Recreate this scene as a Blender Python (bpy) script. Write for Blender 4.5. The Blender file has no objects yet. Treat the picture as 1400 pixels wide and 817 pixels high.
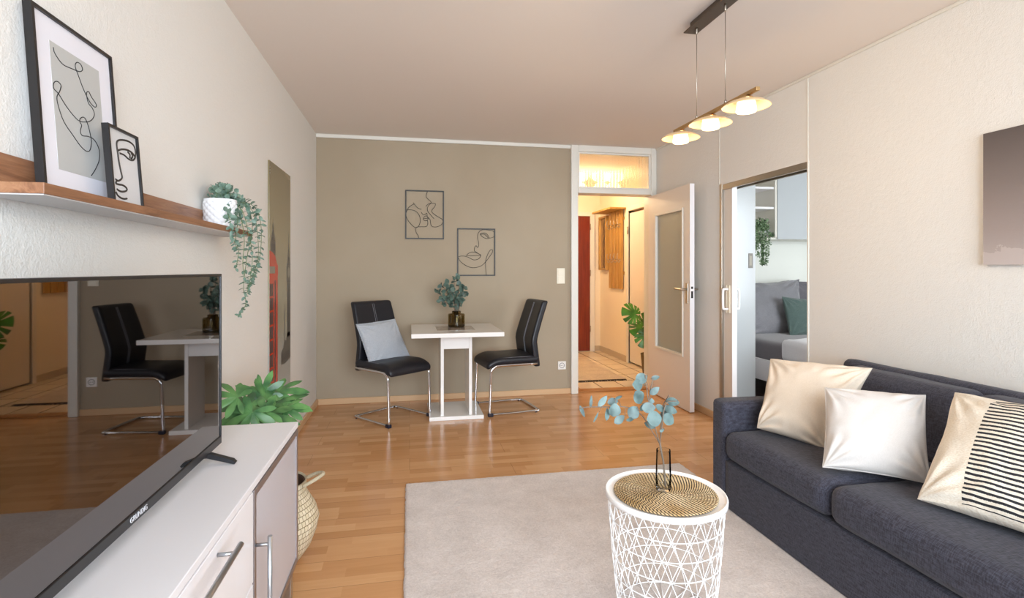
import bpy, bmesh, math, random
from mathutils import Vector, Matrix, noise as mnoise

random.seed(11)
C = bpy.context.scene.collection
scene = bpy.context.scene
PI = math.pi
R = math.radians

# ------------------------------------------------------------------ camera
TILT = math.atan(140 / 724)                 # yaw to the right of the room axis
cam = bpy.data.cameras.new('camera')
cam.sensor_width = 36.0
cam.lens = 36.0 * 724 / 1400
cam.shift_y = -(408.5 - 368) / 1400
cam.clip_start = 0.02
cam_o = bpy.data.objects.new('camera', cam)
cam_o.location = (0, 0, 1.25)
cam_o.rotation_euler = (PI / 2, 0, -TILT)
C.objects.link(cam_o)
scene.camera = cam_o

# ------------------------------------------------------------------ light and exposure
scene.view_settings.view_transform = 'Standard'
scene.view_settings.look = 'None'
scene.view_settings.exposure = 0.0
scene.view_settings.gamma = 1.0
scene.view_settings.use_curve_mapping = False
scene.cycles.max_bounces = 16
scene.cycles.diffuse_bounces = 10
scene.cycles.transparent_max_bounces = 16

world = bpy.data.worlds.new('world')
scene.world = world
world.use_nodes = True
world.node_tree.nodes['Background'].inputs[0].default_value = (0.80, 0.90, 1.0, 1)
world.node_tree.nodes['Background'].inputs[1].default_value = 1.6


def area(name, loc, rot, sx, sy, power, col):
    l = bpy.data.lights.new(name, 'AREA')
    l.shape = 'RECTANGLE'
    l.size, l.size_y = sx, sy
    l.energy = power
    l.color = col
    o = bpy.data.objects.new(name, l)
    o.location = loc
    o.rotation_euler = rot
    C.objects.link(o)
    return o


# daylight entering through the living room window, the bedroom window
area('window_daylight', (0.85, -3.4, 1.75), (R(86), 0, 0), 5.0, 3.2, 930, (0.79, 0.895, 1.0))
area('bedroom_daylight', (4.3, 1.25, 1.5), (R(90), 0, 0), 1.8, 1.5, 95, (0.92, 0.97, 1.0))

# ------------------------------------------------------------------ pixel -> place helper (measuring only)
S_, C_ = math.sin(TILT), math.cos(TILT)


def ray(px, py):
    a = (px - 700) / 724
    return Vector((S_ + a * C_, C_ - a * S_, (368 - py) / 724))


EYE = Vector((0, 0, 1.25))


def onX(px, py, X):
    d = ray(px, py)
    return EYE + d * (X / d.x)


def onY(px, py, Y):
    d = ray(px, py)
    return EYE + d * (Y / d.y)


def onZ(px, py, Z):
    d = ray(px, py)
    return EYE + d * ((Z - 1.25) / d.z)


def onP(px, py, p0, n):
    d = ray(px, py)
    k = (Vector(p0) - EYE).dot(n) / d.dot(n)
    return EYE + d * k


# ------------------------------------------------------------------ object helpers
def tag(o, label, cat, group=None):
    o['label'] = label
    o['category'] = cat
    if group:
        o['group'] = group
    return o


def thing(name, label, cat, loc=(0, 0, 0), rotz=0.0, group=None):
    o = bpy.data.objects.new(name, None)
    o.empty_display_size = 0.05
    C.objects.link(o)
    o.location = loc
    o.rotation_euler = (0, 0, rotz)
    return tag(o, label, cat, group)


def copy_tree(o, parent=None):
    c = o.copy()
    C.objects.link(c)
    if parent:
        c.parent = parent
    for ch in [x for x in list(C.objects) if x.parent == o]:
        copy_tree(ch, c)
    return c


class MB:
    """mesh builder: everything added ends in one mesh object"""

    def __init__(self):
        self.bm = bmesh.new()
        self.uv = self.bm.loops.layers.uv.new('UVMap')

    def box(self, lo, hi, bev=0.0, seg=2, rot=None, piv=None):
        lo, hi = Vector(lo), Vector(hi)
        c, s = (lo + hi) / 2, hi - lo
        r = bmesh.ops.create_cube(self.bm, size=1.0)
        vs = r['verts']
        for v in vs:
            v.co = Vector((v.co.x * s.x, v.co.y * s.y, v.co.z * s.z))
        if bev > 0:
            es = list({e for v in vs for e in v.link_edges})
            rr = bmesh.ops.bevel(self.bm, geom=es, offset=bev, segments=seg, profile=0.5, affect='EDGES')
            vs = list({v for f in rr['faces'] for v in f.verts} | {v for v in vs if v.is_valid})
            # bevel may keep flat faces only through linked geometry
            st = list(vs)
            seen = set(vs)
            while st:
                v = st.pop()
                for e in v.link_edges:
                    w = e.other_vert(v)
                    if w not in seen:
                        seen.add(w)
                        st.append(w)
            vs = list(seen)
        m = Matrix.Translation(c)
        if rot is not None:
            p = Vector(piv) if piv is not None else c
            m = Matrix.Translation(p) @ rot.to_4x4() @ Matrix.Translation(c - p)
        for v in vs:
            v.co = m @ v.co
        return self

    def tube(self, pts, r, closed=False, seg=8, caps=True, smooth=0):
        pts = [Vector(p) for p in pts]
        if smooth:
            pts = catmull(pts, smooth, closed)
        n = len(pts)
        rr = r if callable(r) else (lambda t: r)
        rings = []
        up = None
        for i, p in enumerate(pts):
            if closed:
                d = (pts[(i + 1) % n] - pts[i - 1])
            else:
                d = pts[min(i + 1, n - 1)] - pts[max(i - 1, 0)]
            if d.length < 1e-9:
                d = Vector((0, 0, 1))
            d.normalize()
            if up is None:
                up = Vector((0, 0, 1)) if abs(d.z) < 0.9 else Vector((1, 0, 0))
            a = d.cross(up)
            if a.length < 1e-6:
                a = d.orthogonal()
            a.normalize()
            b = a.cross(d).normalized()
            up = b
            q = rr(i / max(1, n - 1))
            rings.append([self.bm.verts.new(p + (a * math.cos(2 * PI * k / seg) + b * math.sin(2 * PI * k / seg)) * q) for k in range(seg)])
        m = n if closed else n - 1
        for i in range(m):
            A, B = rings[i], rings[(i + 1) % n]
            for k in range(seg):
                f = self.bm.faces.new((A[k], A[(k + 1) % seg], B[(k + 1) % seg], B[k]))
                f.smooth = True
                us = (i / m, (i + 1) / m)
                for l, (u, v) in zip(f.loops, ((us[0], k / seg), (us[0], (k + 1) / seg), (us[1], (k + 1) / seg), (us[1], k / seg))):
                    l[self.uv].uv = (u, v)
        if not closed and caps:
            self.bm.faces.new(list(reversed(rings[0])))
            self.bm.faces.new(rings[-1])
        return self

    def lathe(self, prof, seg=48, center=(0, 0, 0), fn=None, close=False):
        """prof: list of (r, z)"""
        c = Vector(center)
        rings = []
        for j, (r, z) in enumerate(prof):
            ring = []
            if r < 1e-6:
                ring = [self.bm.verts.new(c + Vector((0, 0, z)))]
            else:
                for k in range(seg):
                    a = 2 * PI * k / seg
                    q = r + (fn(a, j, z) if fn else 0)
                    ring.append(self.bm.verts.new(c + Vector((q * math.cos(a), q * math.sin(a), z))))
            rings.append(ring)
        pairs = list(zip(rings[:-1], rings[1:]))
        if close:
            pairs.append((rings[-1], rings[0]))
        for j, (A, B) in enumerate(pairs):
            for k in range(seg):
                k2 = (k + 1) % seg
                if len(A) == 1 and len(B) == 1:
                    continue
                if len(A) == 1:
                    f = self.bm.faces.new((A[0], B[k2], B[k]))
                    uvs = ((k / seg, j), ((k + 1) / seg, j + 1), (k / seg, j + 1))
                elif len(B) == 1:
                    f = self.bm.faces.new((A[k], A[k2], B[0]))
                    uvs = ((k / seg, j), ((k + 1) / seg, j), (k / seg, j + 1))
                else:
                    f = self.bm.faces.new((A[k], A[k2], B[k2], B[k]))
                    uvs = ((k / seg, j), ((k + 1) / seg, j), ((k + 1) / seg, j + 1), (k / seg, j + 1))
                f.smooth = True
                for l, u in zip(f.loops, uvs):
                    l[self.uv].uv = (u[0], u[1] / max(1, len(pairs)))
        return self

    def poly(self, pts, smooth=False):
        f = self.bm.faces.new([self.bm.verts.new(Vector(p)) for p in pts])
        f.smooth = smooth
        return f

    def prism(self, pts, axis, a, b):
        """extrude a 2D outline along axis (0,1,2) from a to b; pts are the two other coordinates in order"""
        def mk(p, t):
            q = list(p)
            q.insert(axis, t)
            return self.bm.verts.new(q)
        A = [mk(p, a) for p in pts]
        B = [mk(p, b) for p in pts]
        self.bm.faces.new(A)
        self.bm.faces.new(list(reversed(B)))
        n = len(pts)
        for i in range(n):
            self.bm.faces.new((A[i], B[i], B[(i + 1) % n], A[(i + 1) % n]))
        return self

    def soft(self, lo, hi, r, n=14, fn=None, puff=0.0):
        """upholstered box: rounded corners, optional crown and noise"""
        lo, hi = Vector(lo), Vector(hi)
        c, h = (lo + hi) / 2, (hi - lo) / 2

        def warp(u):
            return math.copysign(1 - (1 - abs(u)) ** 1.6, u)
        r = min(r, h.x, h.y, h.z)
        grid = {}

        def vert(i, j, k):
            key = (i, j, k)
            if key in grid:
                return grid[key]
            u = Vector((warp(2 * i / n - 1), warp(2 * j / n - 1), warp(2 * k / n - 1)))
            p = Vector((u.x * h.x, u.y * h.y, u.z * h.z))
            q = Vector([max(-h[m] + r, min(h[m] - r, p[m])) for m in range(3)])
            d = p - q
            if d.length > 1e-9:
                p = q + d.normalized() * r
            if puff:
                for m in range(3):
                    o1, o2 = (m + 1) % 3, (m + 2) % 3
                    w = (1 - u[o1] ** 4) * (1 - u[o2] ** 4)
                    if abs(u[m]) > 0.8:
                        p[m] += math.copysign(puff * w * min(1, h[o1] * 3) * min(1, h[o2] * 3), u[m])
            w = c + p
            if fn:
                w = fn(w, u)
            grid[key] = self.bm.verts.new(w)
            return grid[key]
        for s in (0, n):
            for a in range(n):
                for b in range(n):
                    for ax in range(3):
                        def idx(x, y):
                            q = [x, y]
                            q.insert(ax, s)
                            return tuple(q)
                        q = [vert(*idx(a, b)), vert(*idx(a + 1, b)), vert(*idx(a + 1, b + 1)), vert(*idx(a, b + 1))]
                        f = self.bm.faces.new(q)
                        f.smooth = True
        return self

    def build(self, name, mat, parent=None, smooth=None, kind=None):
        bmesh.ops.recalc_face_normals(self.bm, faces=self.bm.faces[:])
        me = bpy.data.meshes.new(name)
        if smooth is not None:
            for f in self.bm.faces:
                f.smooth = smooth
        self.bm.to_mesh(me)
        self.bm.free()
        me.materials.append(mat)
        o = bpy.data.objects.new(name, me)
        C.objects.link(o)
        if parent:
            o.parent = parent
        if kind:
            o['kind'] = kind
        return o


def catmull(pts, n, closed=False):
    out = []
    m = len(pts)
    rng = range(m) if closed else range(m - 1)
    for i in rng:
        p0 = pts[(i - 1) % m] if (closed or i > 0) else pts[0]
        p1, p2 = pts[i], pts[(i + 1) % m]
        p3 = pts[(i + 2) % m] if (closed or i + 2 < m) else pts[-1]
        for k in range(n):
            t = k / n
            out.append(0.5 * ((2 * p1) + (p2 - p0) * t + (2 * p0 - 5 * p1 + 4 * p2 - p3) * t * t + (3 * p1 - p0 - 3 * p2 + p3) * t ** 3))
    if not closed:
        out.append(pts[-1].copy())
    return out


def struct(name, mb, mat, label=None, parent=None):
    o = mb.build(name, mat, parent)
    if parent is None:
        o['kind'] = 'structure'
        if label:
            o['label'] = label
            o['category'] = name.split('_')[0].split('.')[0]
    return o


# ------------------------------------------------------------------ material helpers
def srgb(h):
    """'rrggbb' to linear"""
    out = []
    for i in (0, 2, 4):
        c = int(h[i:i + 2], 16) / 255
        out.append(c / 12.92 if c <= 0.04045 else ((c + 0.055) / 1.055) ** 2.4)
    return (*out, 1)


class Mt:
    def __init__(self, name, col='cccccc', rough=0.5, metal=0.0, **kw):
        self.m = bpy.data.materials.new(name)
        self.m.use_nodes = True
        self.nt = self.m.node_tree
        self.b = self.nt.nodes['Principled BSDF']
        self.b.inputs['Base Color'].default_value = srgb(col) if isinstance(col, str) else col
        self.b.inputs['Roughness'].default_value = rough
        self.b.inputs['Metallic'].default_value = metal
        for k, v in kw.items():
            self.b.inputs[k.replace('_', ' ')].default_value = v
        self.h = None

    def n(self, t, **kw):
        x = self.nt.nodes.new(t)
        for k, v in kw.items():
            setattr(x, k, v)
        return x

    def l(self, a, b):
        self.nt.links.new(a, b)

    def coord(self, which='Object', scale=(1, 1, 1), rot=(0, 0, 0), loc=(0, 0, 0)):
        t = self.n('ShaderNodeTexCoord')
        mp = self.n('ShaderNodeMapping')
        mp.inputs['Scale'].default_value = scale
        mp.inputs['Rotation'].default_value = rot
        mp.inputs['Location'].default_value = loc
        self.l(t.outputs[which], mp.inputs[0])
        return mp.outputs[0]

    def noise(self, vec, scale, detail=2.0, rough=0.5, dist=0.0):
        x = self.n('ShaderNodeTexNoise')
        x.inputs['Scale'].default_value = scale
        x.inputs['Detail'].default_value = detail
        x.inputs['Roughness'].default_value = rough
        x.inputs['Distortion'].default_value = dist
        if vec is not None:
            self.l(vec, x.inputs['Vector'])
        return x.outputs['Fac']

    def math(self, op, a, b=None, c=None):
        x = self.n('ShaderNodeMath', operation=op)
        for i, v in enumerate((a, b, c)):
            if v is None:
                continue
            if isinstance(v, (int, float)):
                x.inputs[i].default_value = v
            else:
                self.l(v, x.inputs[i])
        return x.outputs[0]

    def ramp(self, fac, stops, interp='LINEAR'):
        x = self.n('ShaderNodeValToRGB')
        x.color_ramp.interpolation = interp
        e = x.color_ramp.elements
        while len(e) < len(stops):
            e.new(0.5)
        for el, (p, c) in zip(e, stops):
            el.position = p
            el.color = srgb(c) if isinstance(c, str) else c
        self.l(fac, x.inputs[0])
        return x.outputs[0]

    def mix(self, fac, a, b, mode='MIX'):
        x = self.n('ShaderNodeMix', data_type='RGBA', blend_type=mode)
        if isinstance(fac, (int, float)):
            x.inputs[0].default_value = fac
        else:
            self.l(fac, x.inputs[0])
        for i, v in ((6, a), (7, b)):
            if isinstance(v, str):
                x.inputs[i].default_value = srgb(v)
            elif isinstance(v, tuple):
                x.inputs[i].default_value = v
            else:
                self.l(v, x.inputs[i])
        return x.outputs[2]

    def color(self, sock):
        self.l(sock, self.b.inputs['Base Color'])
        return self

    def bump(self, h, strength=0.2, dist=0.01):
        x = self.n('ShaderNodeBump')
        x.inputs['Strength'].default_value = strength
        x.inputs['Distance'].default_value = dist
        self.l(h, x.inputs['Height'])
        if self.h is not None:
            self.l(self.h, x.inputs['Normal'])
        self.h = x.outputs[0]
        self.l(self.h, self.b.inputs['Normal'])
        return self


def wallpaper(name, col, col2=None, strength=0.35):
    m = Mt(name, col, 0.9)
    v = m.coord()
    if col2:
        m.color(m.ramp(m.noise(v, 1.3, 3), [(0.35, col), (0.65, col2)]))
    m.bump(m.noise(v, 160, 3, 0.6), strength, 0.004)
    m.bump(m.noise(v, 45, 2, 0.5), strength * 0.8, 0.004)
    return m.m


M = {}
M['wall'] = wallpaper('white_woodchip_wallpaper', 'e3e1dc', strength=0.45)
M['ceiling'] = wallpaper('white_ceiling_paint', 'e4dcd5', strength=0.12)
M['taupe'] = wallpaper('taupe_wall_paint', 'a3947e', 'a89a85', strength=0.06)
M['hall_wall'] = wallpaper('hall_wall_paint', 'eadfca', strength=0.1)
M['bedroom_wall'] = wallpaper('bedroom_wall_paint', 'e3e5df', strength=0.1)
M['white_trim'] = Mt('white_lacquered_trim', 'dedbd2', 0.4).m
M['door_white'] = Mt('off_white_door_paint', 'e2d9cf', 0.45).m


def beech(name, tones, along='X', w=0.36, h=0.066, rough=0.22, gap=True):
    m = Mt(name, 'c48b52', rough)
    rot = (0, 0, 0) if along == 'X' else (0, 0, PI / 2)
    v = m.coord('Object', rot=rot)
    b = m.n('ShaderNodeTexBrick')
    b.offset = 0.37
    b.offset_frequency = 3
    b.squash = 0.72
    b.squash_frequency = 2
    for k, x in (('Scale', 1.0), ('Mortar Size', 0.0), ('Brick Width', w), ('Row Height', h), ('Bias', 0.0)):
        b.inputs[k].default_value = x
    b.inputs['Color1'].default_value = (0, 0, 0, 1)
    b.inputs['Color2'].default_value = (1, 1, 1, 1)
    m.l(v, b.inputs['Vector'])
    bw = m.n('ShaderNodeRGBToBW')
    m.l(b.outputs['Color'], bw.inputs[0])
    st = m.coord('Object', rot=rot, scale=(1.4, 16, 16))
    sx = m.n('ShaderNodeVectorMath', operation='ADD')
    m.l(st, sx.inputs[0])
    cmb = m.n('ShaderNodeCombineXYZ')
    m.l(m.math('MULTIPLY', bw.outputs[0], 37.0), cmb.inputs[0])
    m.l(cmb.outputs[0], sx.inputs[1])
    gr = m.noise(sx.outputs[0], 3.0, 5, 0.6, 0.6)
    t = m.math('ADD', m.math('MULTIPLY', bw.outputs[0], 0.62), m.math('MULTIPLY', gr, 0.42))
    col = m.ramp(t, [(0.12, tones[0]), (0.45, tones[1]), (0.7, tones[2]), (0.95, tones[3])])
    if gap:
        g = m.n('ShaderNodeTexBrick')
        g.offset = 0.5
        for k, x in (('Scale', 1.0), ('Mortar Size', 0.0012), ('Brick Width', 1.28), ('Row Height', h * 3)):
            g.inputs[k].default_value = x
        m.l(v, g.inputs['Vector'])
        col = m.mix(m.math('MULTIPLY', g.outputs['Fac'], 0.55), col, '5f3f1f')
    m.color(col)
    m.bump(gr, 0.03, 0.002)
    return m


fl = beech('beech_laminate', ['b98655', 'c79464', 'cf9e6e', 'd8aa7c'])
M['floor'] = fl.m
M['base_wood'] = Mt('light_wood_baseboard', 'd3ae85', 0.4).m
M['sill_wood'] = Mt('oak_threshold', 'a8703a', 0.35).m


def wood(name, a, b, c, axis='Y', scale=1.0, rough=0.4):
    m = Mt(name, b, rough)
    sc = {'X': (1.2, 22, 22), 'Y': (22, 1.2, 22), 'Z': (22, 22, 1.2)}[axis]
    v = m.coord('Object', scale=tuple(s * scale for s in sc))
    n1 = m.noise(v, 1.6, 6, 0.65, 1.2)
    m.color(m.ramp(n1, [(0.3, a), (0.5, b), (0.7, c)]))
    m.bump(n1, 0.05, 0.002)
    return m.m


M['walnut'] = wood('walnut_veneer', '6a4630', '8f6346', 'a67b5a', 'Y')
M['mahogany'] = wood('red_brown_door_veneer', '5a1a0c', '742610', '84331c', 'Z', 0.8, 0.35)
M['pine'] = wood('varnished_golden_pine', '9c7234', 'b68c48', 'c49b58', 'Z', 0.7, 0.4)
M['dark_floor'] = wood('dark_bedroom_laminate', '2a1712', '45281d', '553426', 'X', 0.8, 0.3)


def tiles():
    m = Mt('cream_floor_tiles', 'd8c9b2', 0.25)
    v = m.coord('Object')
    b = m.n('ShaderNodeTexBrick')
    b.offset = 0.0
    for k, x in (('Scale', 1.0), ('Mortar Size', 0.007), ('Brick Width', 0.25), ('Row Height', 0.33)):
        b.inputs[k].default_value = x
    m.l(v, b.inputs['Vector'])
    b.inputs['Color1'].default_value = srgb('dfd3bf')
    b.inputs['Color2'].default_value = srgb('d6c7b0')
    b.inputs['Mortar'].default_value = srgb('6e5f4a')
    m.color(b.outputs['Color'])
    m.bump(m.math('SUBTRACT', 1.0, b.outputs['Fac']), 0.3, 0.002)
    return m.m


M['tiles'] = tiles()
M['tile_base'] = Mt('grey_beige_skirting_tile', 'b9ab96', 0.3).m


def carpet(name, a, b, scale=260, rough=1.0):
    m = Mt(name, a, rough)
    v = m.coord()
    n1 = m.noise(v, scale, 3, 0.7)
    n2 = m.noise(v, 6, 3, 0.6)
    t = m.math('ADD', m.math('MULTIPLY', n1, 0.6), m.math('MULTIPLY', n2, 0.4))
    m.color(m.ramp(t, [(0.35, a), (0.65, b)]))
    m.bump(n1, 0.6, 0.006)
    m.bump(m.noise(v, 22, 3), 0.35, 0.01)
    m.b.inputs['Sheen Weight'].default_value = 0.3
    return m.m


M['rug'] = carpet('pale_greige_pile', 'b9aca4', 'd8cdc6', 120)
M['hall_rug'] = carpet('beige_woven_rug', 'a68f6c', 'cdb994', 70)
M['fringe'] = Mt('dark_rug_fringe', '3a2f2a', 1.0).m


def linen(name, a, b, scale=1.0, bump=0.25, rough=0.95, sheen=0.3):
    m = Mt(name, a, rough)
    v1 = m.coord('Object', scale=(420 * scale, 40 * scale, 420 * scale))
    v2 = m.coord('Object', scale=(40 * scale, 420 * scale, 90 * scale))
    n1, n2 = m.noise(v1, 1, 2), m.noise(v2, 1, 2)
    t = m.math('MULTIPLY', m.math('ADD', n1, n2), 0.5)
    m.color(m.ramp(t, [(0.38, a), (0.62, b)]))
    m.bump(t, bump, 0.003)
    m.b.inputs['Sheen Weight'].default_value = sheen
    return m.m


M['sofa'] = linen('charcoal_linen_weave', '22222c', '454552', 0.8, 0.5, sheen=0.08)
M['sofa_side'] = M['sofa']
M['cream_cotton'] = linen('cream_cotton', 'cebfac', 'd6c8b7', 1.5, 0.1, sheen=0.05)
M['light_cotton'] = linen('pale_cotton', 'c3bdb7', 'cac4bf', 1.5, 0.1, sheen=0.05)
M['grey_sheet'] = linen('grey_cotton_sheet', '76767c', '85858b', 1.5, 0.08)
M['grey_sheet_dark'] = linen('dark_grey_cotton_sheet', '5f5c62', '6d6a70', 1.5, 0.08)
M['green_velvet'] = linen('green_grey_velvet', '41524f', '4f625e', 1.0, 0.1)
M['duvet'] = linen('pale_grey_duvet', 'c6c6cc', 'd2d2d8', 1.5, 0.06)
M['blue_grey'] = linen('blue_grey_velvet', 'a3a8af', 'b3b8be', 1.0, 0.12)
M['chair_leather'] = Mt('black_faux_leather', '1b1d25', 0.38).bump(Mt('tmp').noise, 0) if False else None
_m = Mt('black_faux_leather', '17181f', 0.42)
_m.bump(_m.noise(_m.coord(), 420, 2), 0.12, 0.001)
M['chair_leather'] = _m.m
M['stitch'] = Mt('pale_stitching', '9c9ca2', 0.8).m
M['chrome'] = Mt('polished_chrome', 'd9d9dc', 0.08, 1.0).m
M['alu'] = Mt('brushed_aluminium', 'b9bdc2', 0.32, 1.0).m
M['nickel'] = Mt('satin_nickel', 'b0a89c', 0.3, 1.0).m
M['brass_nickel'] = Mt('warm_satin_nickel', 'c9a877', 0.3, 1.0).m
M['black_plastic'] = Mt('black_plastic', '15161a', 0.35).m
M['rubber'] = Mt('dark_blue_black_rubber', '15162a', 0.6).m
M['gloss_white'] = Mt('high_gloss_white', 'ebe9e6', 0.08).m
M['matt_white'] = Mt('matt_white_laminate', 'e6e4e6', 0.45).m
M['white_front'] = Mt('white_front_lacquer', 'ecebee', 0.3).m
M['white_metal'] = Mt('white_powder_coated_metal', 'f0efee', 0.35).m
M['white_plastic'] = Mt('cream_plastic', 'e8e0cc', 0.35).m
M['socket_white'] = Mt('white_plastic', 'eceae6', 0.3).m
M['dark_hole'] = Mt('dark_socket_hole', '25221f', 0.7).m
M['black_frame'] = Mt('black_picture_frame', '1c1a1b', 0.35).m
M['mat_board'] = Mt('white_mount_board', 'e4e4ec', 0.5).m
M['print_grey'] = Mt('grey_print_paper', 'b9bab8', 0.5).m
M['print_pale'] = Mt('pale_print_paper', 'cfcfd0', 0.5).m
M['ink'] = Mt('black_ink', '17171a', 0.6).m
M['ink_brown'] = Mt('brown_black_ink', '37302b', 0.6).m
M['black_wire'] = Mt('black_metal_wire', '1b1813', 0.45).m
M['handle_grey'] = Mt('dull_grey_handle', '77736d', 0.5).m
M['inlay_grey'] = Mt('grey_shelf_underside', 'c2bfbf', 0.6).m
M['inlay'] = Mt('taupe_glass_inlay', 'a89c90', 0.1).m
M['grey_gloss'] = Mt('pale_grey_gloss_panel', 'b4b9bd', 0.2).m
M['frost_panel'] = Mt('satin_white_glass_panel', 'c6c8d2', 0.2).m
M['alu_frame'] = Mt('brushed_aluminium_frame', 'a09b9e', 0.35, 0.85).m
M['lettering'] = Mt('silver_lettering', 'd6d6da', 0.3).m
M['brown_mirror'] = Mt('hall_mirror_glass', 'c0b09a', 0.03, 1.0).m
M['canopy_metal'] = Mt('dark_brushed_nickel', '6e6358', 0.35, 1.0).m

_m = Mt('glossy_black_screen', (0.16, 0.15, 0.15, 1), 0.02, 1.0)
M['screen'] = _m.m


def glass(name, col=(1, 1, 1, 1), rough=0.0, ior=1.45):
    return Mt(name, col, rough, 0.0, **{'Transmission Weight': 1.0, 'IOR': ior}).m


M['clear_glass'] = None
M['amber_glass'] = glass('olive_amber_glass', (0.42, 0.33, 0.13, 1))
M['reeded_glass'] = glass('reeded_glass', (1, 0.97, 0.9, 1), 0.03)
_m = Mt('frosted_door_glass', 'b9bdb2', 0.35, 0.0, **{'Transmission Weight': 0.35})
M['door_glass'] = _m.m


def pane_material():
    m = bpy.data.materials.new('window_pane_glass')
    m.use_nodes = True
    nt = m.node_tree
    nt.nodes.clear()
    o = nt.nodes.new('ShaderNodeOutputMaterial')
    mx = nt.nodes.new('ShaderNodeMixShader')
    t = nt.nodes.new('ShaderNodeBsdfTransparent')
    g = nt.nodes.new('ShaderNodeBsdfGlossy')
    g.inputs['Roughness'].default_value = 0.02
    mx.inputs[0].default_value = 0.06
    nt.links.new(t.outputs[0], mx.inputs[1])
    nt.links.new(g.outputs[0], mx.inputs[2])
    nt.links.new(mx.outputs[0], o.inputs[0])
    return m


M['pane'] = pane_material()


def thin_glass(name, tint):
    m = bpy.data.materials.new(name)
    m.use_nodes = True
    nt = m.node_tree
    nt.nodes.clear()
    o = nt.nodes.new('ShaderNodeOutputMaterial')
    mx = nt.nodes.new('ShaderNodeMixShader')
    t = nt.nodes.new('ShaderNodeBsdfTransparent')
    t.inputs[0].default_value = tint
    g = nt.nodes.new('ShaderNodeBsdfGlossy')
    g.inputs['Roughness'].default_value = 0.02
    lw = nt.nodes.new('ShaderNodeLayerWeight')
    lw.inputs[0].default_value = 0.16
    nt.links.new(lw.outputs['Fresnel'], mx.inputs[0])
    nt.links.new(t.outputs[0], mx.inputs[1])
    nt.links.new(g.outputs[0], mx.inputs[2])
    nt.links.new(mx.outputs[0], o.inputs[0])
    return m


M['clear_glass'] = thin_glass('clear_glass', (0.96, 0.97, 0.97, 1))


def emit(name, col, strength):
    m = Mt(name, col, 0.5)
    m.b.inputs['Emission Color'].default_value = srgb(col) if isinstance(col, str) else col
    m.b.inputs['Emission Strength'].default_value = strength
    return m.m


M['diffuser'] = emit('lit_opal_glass', (1.0, 0.90, 0.70, 1), 1.3)
_m = Mt('warm_frosted_shade_glass', (0.52, 0.38, 0.22, 1), 0.35, 0.0, **{'Transmission Weight': 0.2, 'Emission Color': (1.0, 0.70, 0.36, 1), 'Emission Strength': 0.22})
M['shade'] = _m.m
M['hall_globe'] = emit('lit_hall_globe', (1.0, 0.80, 0.50, 1), 14.0)


def leafmat(name, a, b, rough=0.5, scale=30):
    m = Mt(name, a, rough)
    m.color(m.ramp(m.noise(m.coord(), scale, 2), [(0.35, a), (0.65, b)]))
    m.b.inputs['Subsurface Weight'].default_value = 0.0
    return m.m


M['euca'] = leafmat('blue_green_eucalyptus_leaf', '3f514f', '667c7a', 0.5, 22)
M['euca_dark'] = leafmat('dusty_green_eucalyptus_leaf', '3c5048', '62786a', 0.5, 25)
M['trail'] = leafmat('grey_green_trailing_leaf', '536e5e', '82998a', 0.55, 30)
M['fatsia'] = leafmat('fresh_green_lobed_leaf', '2b5430', '608f50', 0.4, 12)
M['monstera'] = leafmat('deep_green_split_leaf', '2c5a1c', '4f8a2e', 0.35, 8)
M['small_leaf'] = leafmat('small_green_leaf', '3f5a3a', '7d9470', 0.5, 40)
M['stem'] = Mt('brown_stem', '6e6053', 0.7).m
M['green_stem'] = Mt('green_stem', '5c7a4a', 0.6).m
M['terracotta'] = Mt('olive_brown_planter', '6d5732', 0.6).m
M['soil'] = Mt('dark_soil', '2a211b', 1.0).m
_m = Mt('white_glazed_ceramic', 'e6e7ea', 0.15)
M['ceramic'] = _m.m


def basket_mat():
    m = Mt('natural_seagrass_weave', 'cdbd9b', 0.85)
    v = m.coord('UV', scale=(64, 38, 1))
    b = m.n('ShaderNodeTexBrick')
    b.offset = 0.5
    for k, x in (('Scale', 1.0), ('Mortar Size', 0.08), ('Mortar Smooth', 0.8), ('Brick Width', 1.0), ('Row Height', 1.0)):
        b.inputs[k].default_value = x
    m.l(v, b.inputs['Vector'])
    b.inputs['Color1'].default_value = srgb('e0d3b8')
    b.inputs['Color2'].default_value = srgb('cfbf9e')
    b.inputs['Mortar'].default_value = srgb('8f7c58')
    m.color(b.outputs['Color'])
    m.bump(m.math('SUBTRACT', 1.0, b.outputs['Fac']), 0.8, 0.006)
    return m.m


M['basket'] = basket_mat()
M['basket_dark'] = Mt('dark_brown_seagrass', '4a3324', 0.9).m


def placemat_mat():
    m = Mt('coiled_seagrass_stitched', 'b08f5c', 0.85)
    t = m.n('ShaderNodeTexCoord')
    s = m.n('ShaderNodeSeparateXYZ')
    m.l(t.outputs['UV'], s.inputs[0])
    # u runs along each coil in stitches, v across the tube
    fr = m.math('FRACT', m.math('ADD', s.outputs[0], m.math('MULTIPLY', s.outputs[1], 1.0)))
    k = m.math('LESS_THAN', fr, 0.40)
    n = m.noise(m.coord(), 9, 3)
    straw = m.ramp(n, [(0.3, 'b28e58'), (0.7, 'dcc6a0')])
    m.color(m.mix(k, straw, '2e2015'))
    m.bump(fr, 0.4, 0.002)
    return m.m


M['placemat'] = placemat_mat()


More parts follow.
